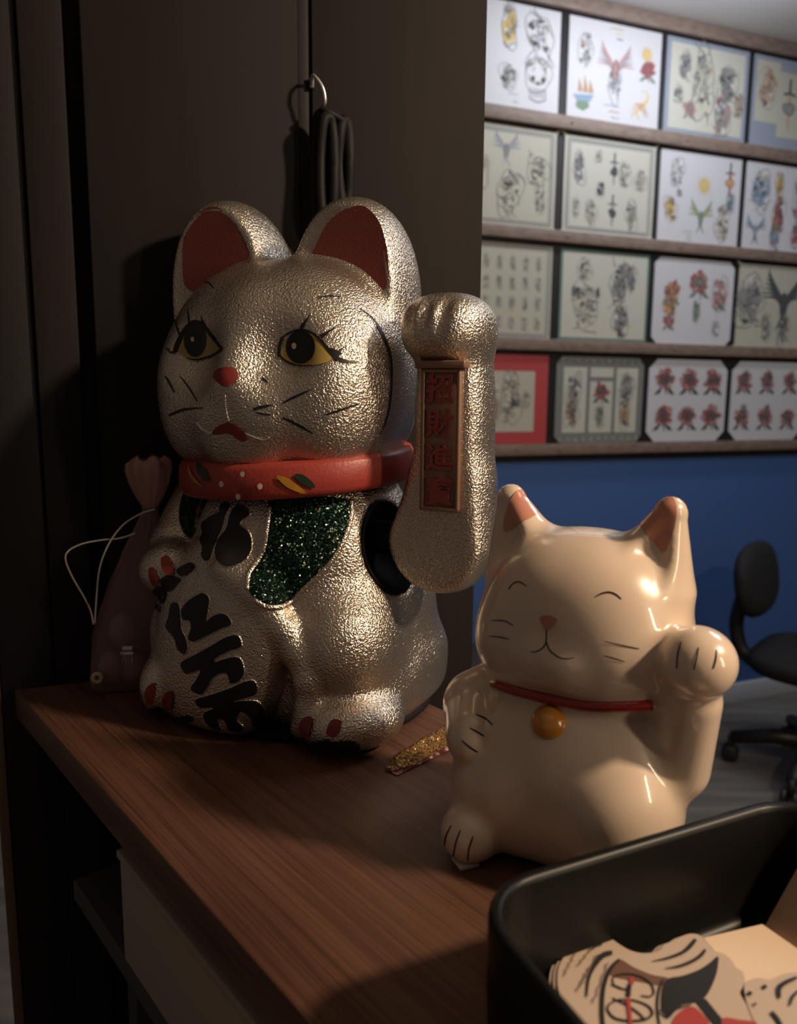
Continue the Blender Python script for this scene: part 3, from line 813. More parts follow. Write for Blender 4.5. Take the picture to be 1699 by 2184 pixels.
v, f = bevel_box((pp[0] + .002, pp[1] + .004, TABLE + .0012), (.011, .011, .0022), rot_z(.4), .0005); ob('foot_pad', v, f, STICK, white_cat)
# flash sheets
INKS = {'k': (.05, .05, .055), 'g': (.24, .24, .235), 'r': (.33, .105, .10), 'p': (.42, .22, .22), 'y': (.56, .42, .17), 'n': (.18, .26, .18), 'b': (.24, .33, .44), 'o': (.48, .27, .13), 't': (.40, .31, .23), 's': (.34, .36, .44), 'w': (.56, .56, .58), 'c': (.46, .445, .37), 'd': (.075, .075, .082), 'e': (.03, .10, .085)}
IM = {k: mat('print_ink_' + n_, c, .6, spec=.2) for (k, c), n_ in zip(INKS.items(), ('black', 'grey', 'red', 'pink', 'yellow', 'green', 'blue', 'orange', 'tan', 'slate', 'white', 'cream', 'charcoal', 'teal'))}
PAPER = {'w': mat('white_paper', (.54, .54, .575), .6), 'c': mat('aged_cream_paper', (.43, .42, .35), .6), 'i': mat('ivory_paper', (.48, .475, .415), .6), 's': mat('slate_paper', (.25, .28, .35), .6), 'r': mat('red_mount', (.40, .045, .05), .6), 'g': mat('grey_mount', (.17, .18, .17), .6), 'e': mat('teal_mount', (.10, .19, .16), .6)}
class Motif:
    """flat print: filled shapes and brush lines in sheet coordinates (metres)"""
    def __init__(s): s.v = []; s.f = []; s.m = []; s.mats = []; s.lv = 0
    def _mi(s, c):
        if c not in s.mats: s.mats.append(c)
        return s.mats.index(c)
    def poly(s, P, c):
        k = len(s.v); n = len(P); cx = np.mean(np.asarray(P, float), 0); s.lv += 1
        z = .00004 * s.lv
        s.v += [(p[0], p[1], z) for p in P] + [(cx[0], cx[1], z)]
        for i in range(n): s.f.append([k + i, k + (i + 1) % n, k + n]); s.m.append(s._mi(c))
    def line(s, P, w, c='k', n=5):
        p, q = ribbon(P, w, n); k = len(s.v); s.lv += 1; z = .00004 * s.lv
        s.v += [(a[0], a[1], z) for a in p]
        for t in q: s.f.append([k + i for i in t]); s.m.append(s._mi(c))
def ribbon(pts, w, n=8):        # (line widths here are metres)
    P = np.asarray(pts, float); w = [w] * len(P) if np.isscalar(w) else w
    Qc = catmull(np.column_stack([P, np.asarray(w, float)]), False, n)
    T = np.gradient(Qc[:, :2], axis=0); T /= np.linalg.norm(T, axis=1, keepdims=True) + 1e-9
    Nn = np.column_stack([-T[:, 1], T[:, 0]]); hw = Qc[:, 2:3] / 2
    A = np.vstack([Qc[:, :2] + Nn * hw, (Qc[:, :2] - Nn * hw)[::-1]]); k = len(A) // 2
    return A, [[i, i + 1, 2 * k - 2 - i, 2 * k - 1 - i] for i in range(k - 1)]
def blob(r, x, y, rx, ry, wob=.15, n=22):
    a = r.uniform(0, 6.28, 3); out = []
    for t in np.linspace(0, 2 * math.pi, n, endpoint=False):
        k = 1 + wob * (math.sin(2 * t + a[0]) + .7 * math.sin(3 * t + a[1]) + .5 * math.sin(5 * t + a[2])) / 1.6
        out.append((x + rx * k * math.cos(t), y + ry * k * math.sin(t)))
    return out
def loopline(m, P, w, c): m.line(list(P) + [P[0]], w, c, 1)
def draw(kind, r, x, y, h, cols):
    """one tattoo motif about (x, y), about h tall"""
    m = Motif(); c = cols
    if kind == 'rose':
        for k in range(11):
            t = k * 6.283 / 11 + r.uniform(0, .6); q_ = r.uniform(.18, .32); P = blob(r, x + q_ * h * math.cos(t), y + .05 * h + q_ * h * math.sin(t), r.uniform(.09, .15) * h, r.uniform(.08, .13) * h, .3); m.poly(P, c[min(k % 2, len(c) - 1)]); loopline(m, P, .012 * h, 'd')
        for k in range(3): P = blob(r, x, y + .05 * h, (.22 - .06 * k) * h, (.20 - .055 * k) * h); m.poly(P, c[0] if k % 2 else c[-1]); loopline(m, P, .022 * h, 'd')
        for s in (-1, 1, .2):
            P = [(x + s * .1 * h, y - .22 * h), (x + s * .28 * h, y - .30 * h), (x + s * .42 * h, y - .46 * h), (x + s * .2 * h, y - .42 * h)]; m.poly(P, 'n' if len(c) < 3 else c[2]); loopline(m, P, .014 * h, 'd')
    elif kind == 'sun':
        for k in range(14):
            t = k * 6.283 / 14; m.line([(x + .22 * h * math.cos(t), y + .22 * h * math.sin(t)), (x + .5 * h * math.cos(t), y + .5 * h * math.sin(t))], [.07 * h, .01 * h], c[0])
        P = blob(r, x, y, .24 * h, .28 * h, .04); m.poly(P, c[0]); loopline(m, P, .02 * h, c[-1])
    elif kind == 'dagger':
        m.poly([(x - .05 * h, y + .2 * h), (x + .05 * h, y + .2 * h), (x + .035 * h, y - .35 * h), (x, y - .5 * h), (x - .035 * h, y - .35 * h)], c[0])
        m.line([(x - .16 * h, y + .2 * h), (x, y + .23 * h), (x + .16 * h, y + .2 * h)], .045 * h, c[-1]); m.line([(x, y + .22 * h), (x, y + .5 * h)], .06 * h, c[-1])
        P = blob(r, x, y - .05 * h, .14 * h, .12 * h, .2); m.poly(P, c[min(1, len(c) - 1)]); loopline(m, P, .018 * h, 'd')
    elif kind == 'skull':
        P = blob(r, x, y + .12 * h, .32 * h, .34 * h, .12); m.poly(P, c[0]); loopline(m, P, .014 * h, 'd')
        for k in range(16): t = r.uniform(0, 6.28); q_ = r.uniform(.12, .3); m.line([(x + q_ * h * math.cos(t), y + .14 * h + q_ * h * math.sin(t)), (x + q_ * h * math.cos(t + .4), y + .14 * h + (q_ + .03) * h * math.sin(t + .4)), (x + q_ * h * math.cos(t + .8), y + .14 * h + q_ * h * math.sin(t + .8))], [.006 * h, .018 * h, .005 * h], 'd' if k % 2 else c[-1])
        m.line([(x - .2 * h, y - .34 * h), (x, y - .40 * h), (x + .2 * h, y - .34 * h)], .03 * h, 'g')
        for s in (-1, 1): m.poly(blob(r, x + s * .12 * h, y + .04 * h, .055 * h, .05 * h, .2), 'd')
        m.poly([(x, y + .02 * h), (x + .05 * h, y - .07 * h), (x - .05 * h, y - .07 * h)], 'd')
        for k in range(6): m.line([(x + (k - 2.5) * .07 * h, y - .14 * h), (x + (k - 2.5) * .075 * h, y - .32 * h)], .016 * h, 'd')
        for k in range(9): t = r.uniform(.3, 2.8); m.line([(x + .2 * h * math.cos(t), y + .15 * h + .2 * h * math.sin(t)), (x + .3 * h * math.cos(t + .3), y + .12 * h + .28 * h * math.sin(t + .3)), (x + .42 * h * math.cos(t + .1), y + .1 * h + .38 * h * math.sin(t + .1))], [.02 * h, .03 * h, .01 * h], c[-1])
    elif kind == 'wings':
        for s in (-1, 1):
            for k in range(7):
                t = .2 + k * .17; m.line([(x + s * .05 * h, y - .1 * h + .02 * k * h), (x + s * (.18 + .02 * k) * h, y + (.02 + .05 * k) * h), (x + s * (.48 - .02 * k) * h, y + (.02 + .075 * k) * h)], [.05 * h, .05 * h, .012 * h], c[k % len(c)])
        P = blob(r, x, y - .1 * h, .07 * h, .22 * h, .1); m.poly(P, c[0]); loopline(m, P, .02 * h, 'd')
        for s in (-1, 1): m.line([(x, y - .25 * h), (x + s * .08 * h, y - .4 * h), (x + s * .15 * h, y - .5 * h)], [.05 * h, .04 * h, .01 * h], c[-1])
    elif kind == 'scorpion':
        m.line([(x - .1 * h, y - .15 * h), (x + .1 * h, y + .02 * h), (x + .26 * h, y + .2 * h), (x + .2 * h, y + .42 * h), (x, y + .4 * h)], [.14 * h, .12 * h, .07 * h, .05 * h, .03 * h], c[0])
        for s in (-1, 1):
            for k in range(4): m.line([(x - .05 * h + k * .05 * h, y - .1 * h + k * .04 * h), (x - .05 * h + k * .05 * h + s * .16 * h, y - .1 * h - s * .12 * h), (x - .1 * h + k * .06 * h + s * .24 * h, y - .3 * h - s * .06 * h)], [.03 * h, .02 * h, .01 * h], c[-1])
            m.line([(x - .1 * h, y - .18 * h), (x - .22 * h + s * .08 * h, y - .32 * h), (x - .18 * h + s * .16 * h, y - .46 * h)], [.05 * h, .05 * h, .02 * h], c[0])
    elif kind == 'ship':
        m.poly([(x - .35 * h, y - .08 * h), (x + .35 * h, y - .02 * h), (x + .22 * h, y - .24 * h), (x - .2 * h, y - .26 * h)], c[0])
        for k in (-1, 0, 1): P = [(x + k * .18 * h, y), (x + k * .18 * h + .15 * h, y + .04 * h), (x + k * .18 * h + .02 * h, y + (.46 - .1 * abs(k)) * h)]; m.poly(P, c[-1]); loopline(m, P, .02 * h, 'g')
        m.poly(blob(r, x - .02 * h, y - .34 * h, .2 * h, .14 * h, .2), c[min(1, len(c) - 1)])
    elif kind == 'lines':
        for k in range(3): m.line([(x - .5 * h + k * .02, y + (.3 - .3 * k) * h), (x, y + (.34 - .3 * k) * h), (x + .5 * h, y + (.3 - .3 * k) * h)], .06 * h, c[k % len(c)])
    elif kind == 'frame':
        w_, h_ = c[1], c[2]
        for i, k in enumerate((1.0, .95)):
            P = [(x - w_ * k, y - h_ * k), (x + w_ * k, y - h_ * k), (x + w_ * k, y + h_ * k), (x - w_ * k, y + h_ * k), (x - w_ * k, y - h_ * k)]
            for a, b in zip(P[:-1], P[1:]): m.line([a, b], .0035 if i else .007, c[0], 1)
    else:                                       # a standing figure or creature made of brush lines
        rx = (.24 if kind == 'figure' else .34) * h
        P = blob(r, x, y, rx, .47 * h, .3)
        if c[0] in 'dk' and h > .06: m.poly(blob(r, x, y, rx * .7, .36 * h, .35), 'g')
        else: m.poly(blob(r, x, y, rx * .8, .4 * h, .3), c[0])
        for k in range(7): m.poly(blob(r, x + r.uniform(-.7, .7) * rx, y + r.uniform(-.40, .40) * h, r.uniform(.12, .32) * rx, r.uniform(.03, .09) * h, .35, 12), (c + ['w', 'd'])[r.integers(0, len(c) + 2)])
        for k in range(5):                      # curls
            a, b, q_ = x + r.uniform(-.7, .7) * rx, y + r.uniform(-.4, .4) * h, r.uniform(.04, .10) * h
            m.line([(a + q_ * (1 - t / 9) * math.cos(t), b + q_ * (1 - t / 9) * math.sin(t)) for t in np.linspace(0, 7.5, 9)], .012 * h, 'd', 2)
        for k in range(26):
            a = r.uniform(-.85, .85) * rx; b = r.uniform(-.42, .42) * h
            m.line([(x + a, y + b), (x + a * .5 + r.uniform(-.4, .4) * rx, y + b + r.uniform(-.12, .12) * h), (x + a + r.uniform(-.6, .6) * rx, y + b + r.uniform(-.22, .22) * h)], [.012 * h, .020 * h, .005 * h], ('g', 'd', c[-1])[k % 3])
        loopline(m, P, .014 * h, 'g')
    return m
def sheet(t0, t1, z0, z1, paper, label, motifs, cut=0.0, mount=None, inset=None, seed=0):
    """a stiff printed sheet standing on its rail"""
    w, h = t1 - t0, z1 - z0; r = np.random.default_rng(seed)
    c = cut * h
    P = [(0, c), (0, h - c), (c, h), (w - c, h), (w, h - c), (w, c), (w - c, 0), (c, 0)] if cut else [(0, 0), (0, h), (w, h), (w, 0)]
    if cut: P = [tuple(p) for p in catmull(P, True, 2)] if cut < .05 else P
    th = .0035; n = len(P)
    to = lambda x, y, o: on_wall(t0 + x, z0 + y, .0128 + o)
    base = on_wall((t0 + t1) / 2, z0, .0128)
    root = thing('flash_sheet', base, label, 'poster', 'tattoo flash sheets on the wall rack')
    V_ = [to(x, y, 0) for x, y in P] + [to(x, y, th) for x, y in P]
    F_ = [list(range(n))[::-1], [n + i for i in range(n)]] + [[i, (i + 1) % n, n + (i + 1) % n, n + i] for i in range(n)]
    ob('sheet', V_, F_, PAPER[mount or paper], root, False)
    if inset:
        for (a0, b0, a1, b1) in inset:
            Q_ = [(a0 * w, b0 * h), (a0 * w, b1 * h), (a1 * w, b1 * h), (a1 * w, b0 * h)]
            ob('inset_paper', [to(x, y, th) for x, y in Q_] + [to(x, y, th + .0008) for x, y in Q_], [[0, 1, 2, 3][::-1], [4, 5, 6, 7], [0, 1, 5, 4], [1, 2, 6, 5], [2, 3, 7, 6], [3, 0, 4, 7]], PAPER[paper], root, False)
    for k in motifs:
        kind, u_, v_, s_, cols = k
        m = draw(kind, r, u_ * w, v_ * h, s_ * h, cols)
        V2 = [to(x, y, th + (.0009 if inset else .0001) + z) for x, y, z in m.v]
        ob('printed_motif', V2, m.f, None, root, False, mats=[IM[q_] for q_ in m.mats], midx=m.m)
    return root
TC = [(-1.255, -.884), (-.851, -.485), (-.461, -.100), (-.075, .290)]
ZR = [(2.1545, 2.466), (1.7935, 2.102), (1.4375, 1.740), (1.0815, 1.382)]
def grid(kind, nx, ny, s, cols, x0=.16, x1=.84, y0=.2, y1=.8): return [(kind, x0 + (x1 - x0) * i / max(nx - 1, 1), y0 + (y1 - y0) * j / max(ny - 1, 1), s, cols) for j in range(ny) for i in range(nx)]
SH = [
 (0, 0, 'w', 'white sheet with a patterned oval above a skull, cut off by the partition, top row', [('figure', .50, .76, .4, ['y', 'n', 'g']), ('creature', .50, .3, .28, ['d', 'w']), ('creature', .80, .73, .46, ['w', 's', 'g']), ('skull', .79, .30, .50, ['w', 'r', 'g']), ('lines', .55, .1, .12, ['g', 'w'])], 0, None, None),
 (0, 1, 'w', 'white sheet with winged figure, ship, yellow scorpion and red flower, top row', [('wings', .5, .58, .5, ['p', 'g', 's']), ('figure', .5, .40, .36, ['w', 's', 'g']), ('figure', .17, .7, .34, ['w', 'r', 'g']), ('rose', .86, .60, .26, ['r', 'r']), ('sun', .84, .76, .2, ['y', 'o']), ('ship', .17, .27, .38, ['b', 'n', 'o']), ('scorpion', .80, .24, .34, ['y', 'o']), ('lines', .5, .90, .16, ['o', 'y', 'd']), ('lines', .48, .12, .2, ['b', 'p', 'b'])], 0, None, None),
 (0, 2, 'i', 'slate-bordered sheet with a wavy cream field crowded with grey figures, top row', [('figure', .45, .55, .72, ['c', 't', 'g']), ('creature', .74, .62, .4, ['g', 't', 'd']), ('creature', .22, .72, .28, ['g', 'd']), ('figure', .70, .28, .5, ['g', 'c', 'p']), ('rose', .30, .28, .22, ['p', 'p', 'g']), ('creature', .16, .42, .2, ['d', 'c']), ('figure', .9, .4, .3, ['t', 'g'])], 0, 's', [(.05, .06, .95, .95)]),
 (0, 3, 'c', 'slate and cream sheet with oval and dagger shapes at the right edge, top row', [('creature', .18, .66, .42, ['t', 'd', 'o']), ('dagger', .48, .5, .6, ['t', 'g', 'd']), ('creature', .80, .6, .5, ['t', 'd'])], 0, 's', [(.04, .28, .34, .95), (.34, .14, .98, .86)]),
 (1, 0, 'c', 'cream framed sheet with pale grey winged drawings beside the partition, second row', [('frame', .5, .5, 1, ['g', .172, .142]), ('wings', .50, .78, .36, ['g', 's']), ('creature', .54, .35, .46, ['c', 'g']), ('creature', .82, .60, .36, ['c', 'g', 'd']), ('figure', .85, .3, .26, ['c', 'g']), ('figure', .25, .5, .4, ['c', 'g'])], .03, None, None),
 (1, 1, 'i', 'cream sheet with double border and many small black drawings, second row', [('frame', .5, .5, 1, ['g', .17, .142]), ('figure', .16, .66, .34, ['d', 'g']), ('creature', .36, .82, .14, ['c', 'g']), ('dagger', .54, .70, .36, ['g', 'd']), ('creature', .40, .48, .16, ['k', 'd']), ('figure', .66, .66, .3, ['c', 'g']), ('creature', .84, .62, .24, ['c', 'g']), ('figure', .30, .24, .28, ['c', 'g']), ('dagger', .54, .26, .36, ['g', 'd']), ('figure', .76, .24, .34, ['c', 'g', 'd']), ('figure', .14, .26, .2, ['c', 'g'])], .03, None, None),
 (1, 2, 'w', 'white sheet with a yellow sun, a green palm and a red dagger, second row', [('creature', .20, .78, .3, ['w', 'd', 'g']), ('sun', .54, .66, .26, ['y', 'o']), ('dagger', .86, .74, .42, ['r', 'o', 'd']), ('creature', .14, .36, .28, ['y', 'o', 'd']), ('wings', .52, .32, .4, ['n', 'y', 'n']), ('figure', .80, .26, .44, ['c', 't', 'g']), ('rose', .24, .55, .1, ['p', 'b']), ('lines', .36, .08, .14, ['n', 'n', 'n']), ('figure', .88, .5, .26, ['b', 'w', 'g'])], 0, None, None),
 (1, 3, 'w', 'white sheet crowded with blue and red figures at the right edge, second row', [('creature', .20, .68, .46, ['b', 'd', 'y']), ('figure', .44, .78, .3, ['y', 'g', 'o']), ('figure', .45, .42, .46, ['r', 'd', 't']), ('wings', .16, .24, .36, ['b', 'g', 'd']), ('figure', .42, .16, .34, ['b', 'y', 'r']), ('creature', .76, .6, .5, ['s', 'd', 'r']), ('creature', .74, .22, .34, ['r', 's'])], 0, None, None),
 (2, 0, 'c', 'cream sheet with a rope border and scattered tiny grey designs, third row', [('frame', .5, .5, 1, ['g', .176, .145])] + grid('figure', 6, 4, .15, ['c', 'g'], .2, .86, .16, .8), 0, None, None),
 (2, 1, 'i', 'cream sheet in a green mount with a grinning face and feathered totem, third row', [('creature', .26, .8, .26, ['c', 'g', 'd']), ('figure', .15, .54, .13, ['d', 'k']), ('figure', .42, .54, .13, ['d', 'k']), ('creature', .28, .40, .5, ['c', 'g']), ('figure', .66, .66, .50, ['d', 'g', 'k']), ('figure', .78, .74, .34, ['d', 'g']), ('figure', .69, .24, .42, ['g', 'd']), ('lines', .3, .18, .3, ['g', 'c'])], 0, 'e', [(.025, .03, .975, .97)]),
 (2, 2, 'w', 'white sheet with cut corners showing three red flower bouquets, third row', [('rose', .22, .60, .30, ['r', 'o']), ('creature', .2, .46, .3, ['o', 'y', 'r']), ('rose', .20, .26, .22, ['r', 'p']), ('rose', .56, .72, .36, ['r', 'p', 'n']), ('figure', .54, .40, .26, ['n', 'w', 'g']), ('rose', .84, .52, .22, ['r', 'p']), ('figure', .82, .62, .46, ['p', 'o', 'w']), ('creature', .80, .2, .2, ['w', 'g'])], .075, None, None),
 (2, 3, 'c', 'aged cream sheet with large charcoal birds at the right edge, third row', [('creature', .16, .56, .66, ['d', 'g']), ('wings', .62, .60, .78, ['d', 'd']), ('figure', .40, .24, .34, ['g', 'c']), ('figure', .64, .22, .4, ['d', 'g'])], .03, None, None),
 (3, 0, 'c', 'cream drawing in a wide red mount partly hidden by the raised silver paw, bottom row', [('figure', .62, .52, .56, ['c', 'g', 'd']), ('figure', .40, .45, .5, ['p', 't', 'd']), ('figure', .78, .5, .2, ['c', 'g'])], 0, 'r', [(.15, .14, .86, .82)]),
 (3, 1, 'i', 'grey patterned sheet with three cream panels and a single red rose, bottom row', [('figure', .20, .60, .42, ['d', 'g', 't']), ('figure', .18, .34, .36, ['t', 'd']), ('rose', .51, .60, .28, ['r', 'r', 'd']), ('figure', .50, .32, .28, ['d', 'g', 'n']), ('figure', .80, .62, .42, ['g', 'd']), ('figure', .79, .34, .34, ['t', 'o'])] + [('creature', .06 + .088 * i, .045, .07, ['c', 'g']) for i in range(11)] + [('creature', .06 + .088 * i, .955, .07, ['c', 'g']) for i in range(11)], .08, 'g', [(.08, .12, .34, .88), (.38, .12, .64, .72), (.38, .77, .64, .88), (.68, .12, .93, .88)]),
 (3, 2, 'w', 'white octagonal sheet with six red roses in two rows, bottom row', [q_ for q_ in grid('rose', 3, 2, .36, ['r', 'p', 'd'], .2, .82, .30, .74)], .12, None, None),
 (3, 3, 'w', 'white octagonal sheet with dark-leaved roses at the right edge, bottom row', [q_ for q_ in grid('rose', 3, 2, .32, ['p', 'r', 'd'], .16, .8, .28, .74)] + [q_ for q_ in grid('creature', 2, 2, .16, ['k', 'd'], .18, .5, .38, .82)], .12, None, None)]
for k, (ro, co, pa, lab, mot, cut, mount, inset) in enumerate(SH):
    sheet(TC[co][0], TC[co][1], ZR[ro][0] + .0005, ZR[ro][1], pa, lab, mot, cut, mount, inset, seed=40 + k)

# ------------------------------------------------------------------ office chair
FABRIC = mat('black_chair_fabric', (.014, .014, .016), .8, spec=.3)
PLASTIC = mat('black_chair_plastic', (.012, .012, .013), .45)
CHX = np.array([1.40, 2.43, 0.0]); CA = math.radians(-40)
CF = np.array([math.cos(CA), math.sin(CA), 0]); CS = np.array([-math.sin(CA), math.cos(CA), 0])
RCH = np.column_stack([CF, CS, [0, 0, 1]])
def cw(V): V = np.asarray(V, float); return CHX + V @ RCH.T
chair = thing('office_chair', CHX, 'black swivel office chair by the blue wall', 'chair')
def pad(c, r, p, R, h):
    V_, Q_ = surface(lambda P: sd_sup(P, c, r, p, R), [c[i] - max(r) * 1.1 for i in range(3)], [c[i] + max(r) * 1.1 for i in range(3)], h, 1); return cw(V_), Q_
v, f = pad((-.235, 0, .640), (.040, .19, .125), 2.6, rot_y(-.16), .012); ob('backrest', v, f, FABRIC, chair)
v, f = pad((.0, 0, .395), (.225, .225, .048), 3.2, None, .013); ob('seat', v, f, FABRIC, chair)
bar = catmull([(-.262, 0, .61), (-.285, 0, .53), (-.290, 0, .45), (-.262, 0, .375), (-.19, 0, .338), (-.04, 0, .335)], False, 6)
v, f = tube(cw(bar), .024, 12); ob('back_bar', v, f, PLASTIC, chair)
v, f = lathe([(.001, .322), (.05, .322), (.05, .346), (.001, .346)], CHX, 24); ob('mechanism', v, f, PLASTIC, chair)
v, f = lathe([(.001, .09), (.03, .09), (.03, .25), (.018, .26), (.018, .33), (.001, .33)], CHX, 24); ob('gas_column', v, f, PLASTIC, chair)
for k in range(5):
    a = CA + math.radians(180 + 14) + k * 2 * math.pi / 5
    d_ = np.array([math.cos(a), math.sin(a), 0])
    v, f = tube([CHX + np.array([0, 0, .125]), CHX + d_ * .14 + np.array([0, 0, .115]), CHX + d_ * .27 + np.array([0, 0, .085])], [.03, .026, .02], 10); lg = ob('base_arm', v, f, PLASTIC, chair)
    e_ = CHX + d_ * .27
    tR = np.column_stack([[0, 0, 1.0], d_, np.cross([0, 0, 1.0], d_)])
    for s in (-1, 1):
        v, f = lathe([(.001, -.009), (.024, -.009), (.0285, -.005), (.0285, .005), (.024, .009), (.001, .009)], e_ + np.cross([0, 0, 1.0], d_) * s * .017 + np.array([0, 0, .0285]), 20, tR); ob('caster_wheel', v, f, PLASTIC, lg)
    v, f = lathe([(.001, .03), (.010, .03), (.012, .09), (.001, .09)], e_, 12); ob('caster_stem', v, f, PLASTIC, lg)

# ------------------------------------------------------------------ hook and the cable bundle on the partition
CHROME = mat('polished_chrome', (.92, .90, .87), .35, .8)
CABLE = mat('black_cable_rubber', (.008, .007, .008), .6, spec=.2)
def hp(x, y, out): return on_plane(x, y, on_part(0, 1.3, out), PN)
hook = thing('wall_hook', hp(668, 200, 0), 'curved chrome hook screwed to the dark partition', 'hook')
v, f = tube(catmull([hp(664, 178, -.001), hp(666, 164, .006), hp(670, 162, .016), hp(682, 176, .022), (hp(690, 194, .023)), hp(693, 216, .022), hp(689, 226, .018)], False, 6), .0014, 10); ob('hook_wire', v, f, CHROME, hook)
v, f = bevel_box(hp(664, 178, -.002), (.005, .003, .009), RPART, .001); ob('hook_plate', v, f, PLASTIC, hook)
cab_ = thing('cable_bundle', hp(700, 480, .014), 'looped black cable hanging from the chrome hook', 'cable')
for k, (x0, x1, y0, y1, r_, o_) in enumerate(((671, 704, 244, 520, .0050, .014), (682, 712, 250, 480, .0046, .022), (722, 744, 258, 440, .0050, .016), (705, 736, 254, 470, .0040, .009))):
    P = []
    for t in np.linspace(0, 2 * math.pi, 18, endpoint=False):
        P.append(hp((x0 + x1) / 2 + (x1 - x0) / 2 * math.copysign(abs(math.cos(t)) ** .7, math.cos(t)), (y0 + y1) / 2 + (y1 - y0) / 2 * math.sin(t), o_ + .002 * math.sin(3 * t + k)))
    v, f = tube(catmull(P, True, 3), r_, 10, True); ob('cable_loop', v, f, CABLE, cab_)
v, f = tube(catmull([hp(684, 232, .020), hp(700, 240, .022), hp(722, 252, .020), hp(738, 268, .016)], False, 5), .0030, 10); ob('cable_tie', v, f, CABLE, cab_)

# ------------------------------------------------------------------ desk tray with stickers
TU = np.array([math.cos(math.radians(25)), math.sin(math.radians(25)), 0]); TV = np.array([TU[1], -TU[0], 0])
TRAY = mat('black_tray_plastic', (.006, .0055, .0055), .38, spec=.2)
A0, A1, B0, B1, TH = .131, .313, -.228, -.085, .060
def tw(a, b, z): return TU * a + TV * b + np.array([0, 0, z])
def rrect(a0, a1, b0, b1, r, n=8):
    P = []
    for (ca, cb, t0) in ((a1 - r, b1 - r, 0), (a0 + r, b1 - r, 90), (a0 + r, b0 + r, 180), (a1 - r, b0 + r, 270)):
        for k in range(n + 1):
            t = math.radians(t0 + 90 * k / n); P.append((ca + r * math.cos(t), cb + r * math.sin(t)))
    return P
tray = thing('desk_tray', tw((A0 + A1) / 2, (B0 + B1) / 2, TABLE), 'black plastic desk tray with rounded corners in front of the cream cat', 'tray')
rings = []
for ins, z, r_ in ((.004, 0, .028), (0.0012, .003, .030), (0, .030, .031), (0, TH - .002, .031), (.0010, TH - .0004, .030), (.0028, TH, .029), (.0046, TH - .0006, .027), (.0056, TH - .003, .026), (.0060, .030, .026), (.0070, .013, .025), (.010, .0095, .022)):
    rings.append([tw(a, b, TABLE + z) for a, b in rrect(A0 + ins, A1 - ins, B0 + ins, B1 - ins, r_)])
n = len(rings[0]); V_ = [p for r_ in rings for p in r_]; F_ = []
for i in range(len(rings) - 1):
    for k in range(n): F_.append([i * n + k, i * n + (k + 1) % n, (i + 1) * n + (k + 1) % n, (i + 1) * n + k])
F_.append(list(range(n))[::-1]); F_.append([(len(rings) - 1) * n + k for k in range(n)])
sharp(ob('tray_body', V_, F_, TRAY, tray), 60)

STK = mat('sticker_vinyl', (.56, .43, .34), .45)
CARD = mat('cream_card', (.80, .60, .44), .6)
CARD2 = mat('tan_card', (.42, .30, .22), .6)
SINK = mat('sticker_black_ink', (.012, .010, .011), .4)
SRED = mat('sticker_red_ink', (.42, .05, .045), .45)
SBRN = mat('sticker_brown_ink', (.16, .075, .05), .45)
SGRY = mat('sticker_fine_print', (.22, .15, .12), .5)
def plane_bvh(z): return BVHTree.FromPolygons([(-1, -1, z), (1, -1, z), (1, 1, z), (-1, 1, z)], [(0, 1, 2, 3)])
def slab(name, P, mat_, parent, th):
    """thin card from a world outline (top face given)"""
    P = np.asarray(P, float); n = len(P); lo = P - np.array([0, 0, th])
    t2, tf = fill(P[:, :2], 10.0)
    V_ = [(a, b, P[0, 2]) for a, b in t2] + [(a, b, P[0, 2] - th) for a, b in t2]; k = len(t2)
    F_ = [f_ if np.cross(t2[f_[1]] - t2[f_[0]], t2[f_[2]] - t2[f_[0]]) > 0 else f_[::-1] for f_ in tf]
    F_ = F_ + [[i + k for i in f_][::-1] for f_ in F_]
    b = len(V_); V_ += [tuple(p) for p in P] + [tuple(p) for p in lo]
    F_ += [[b + i, b + n + i, b + n + (i + 1) % n, b + (i + 1) % n] for i in range(n)]
    return ob(name, V_, F_, mat_, parent, False)
def z7(pts): return [(1180 + x / 3.2736, 1920 + y / 3.2736) for x, y in pts]
# cards
FLZ = TABLE + .0096
def pxz(pts, z): return [on_z(x, y, z) for x, y in pts]
stack = [tw(.205, -.205, 0), tw(.294, -.205, 0), tw(.294, -.152, 0), tw(.205, -.152, 0)]
blk = pxz([(1500, 2000), (1625, 1971), (1760, 2065), (1585, 2102)], TABLE + .0195)
tag(slab('card_block', blk, CARD, None, .0098), 'cream block of blank cards lying flat in the black tray', 'cards')
am = max(float(np.dot(p, TU)) for p in blk) + .002
ln = [tw(min(am, .300), -.209, TABLE + .0105), tw(.3050, -.209, TABLE + .056), tw(.3050, -.140, TABLE + .056), tw(min(am, .300), -.140, TABLE + .0105)]
off = np.array([TU * .0012 + np.array([0, 0, -.0003])] * 4); ln = np.array(ln)
tag(ob('leaning_card', list(ln) + list(ln + off), [[0, 1, 2, 3], [7, 6, 5, 4], [0, 4, 5, 1], [1, 5, 6, 2], [2, 6, 7, 3], [3, 7, 4, 0]], CARD2, None, False), 'tan card leaning against the right side of the black tray', 'card')
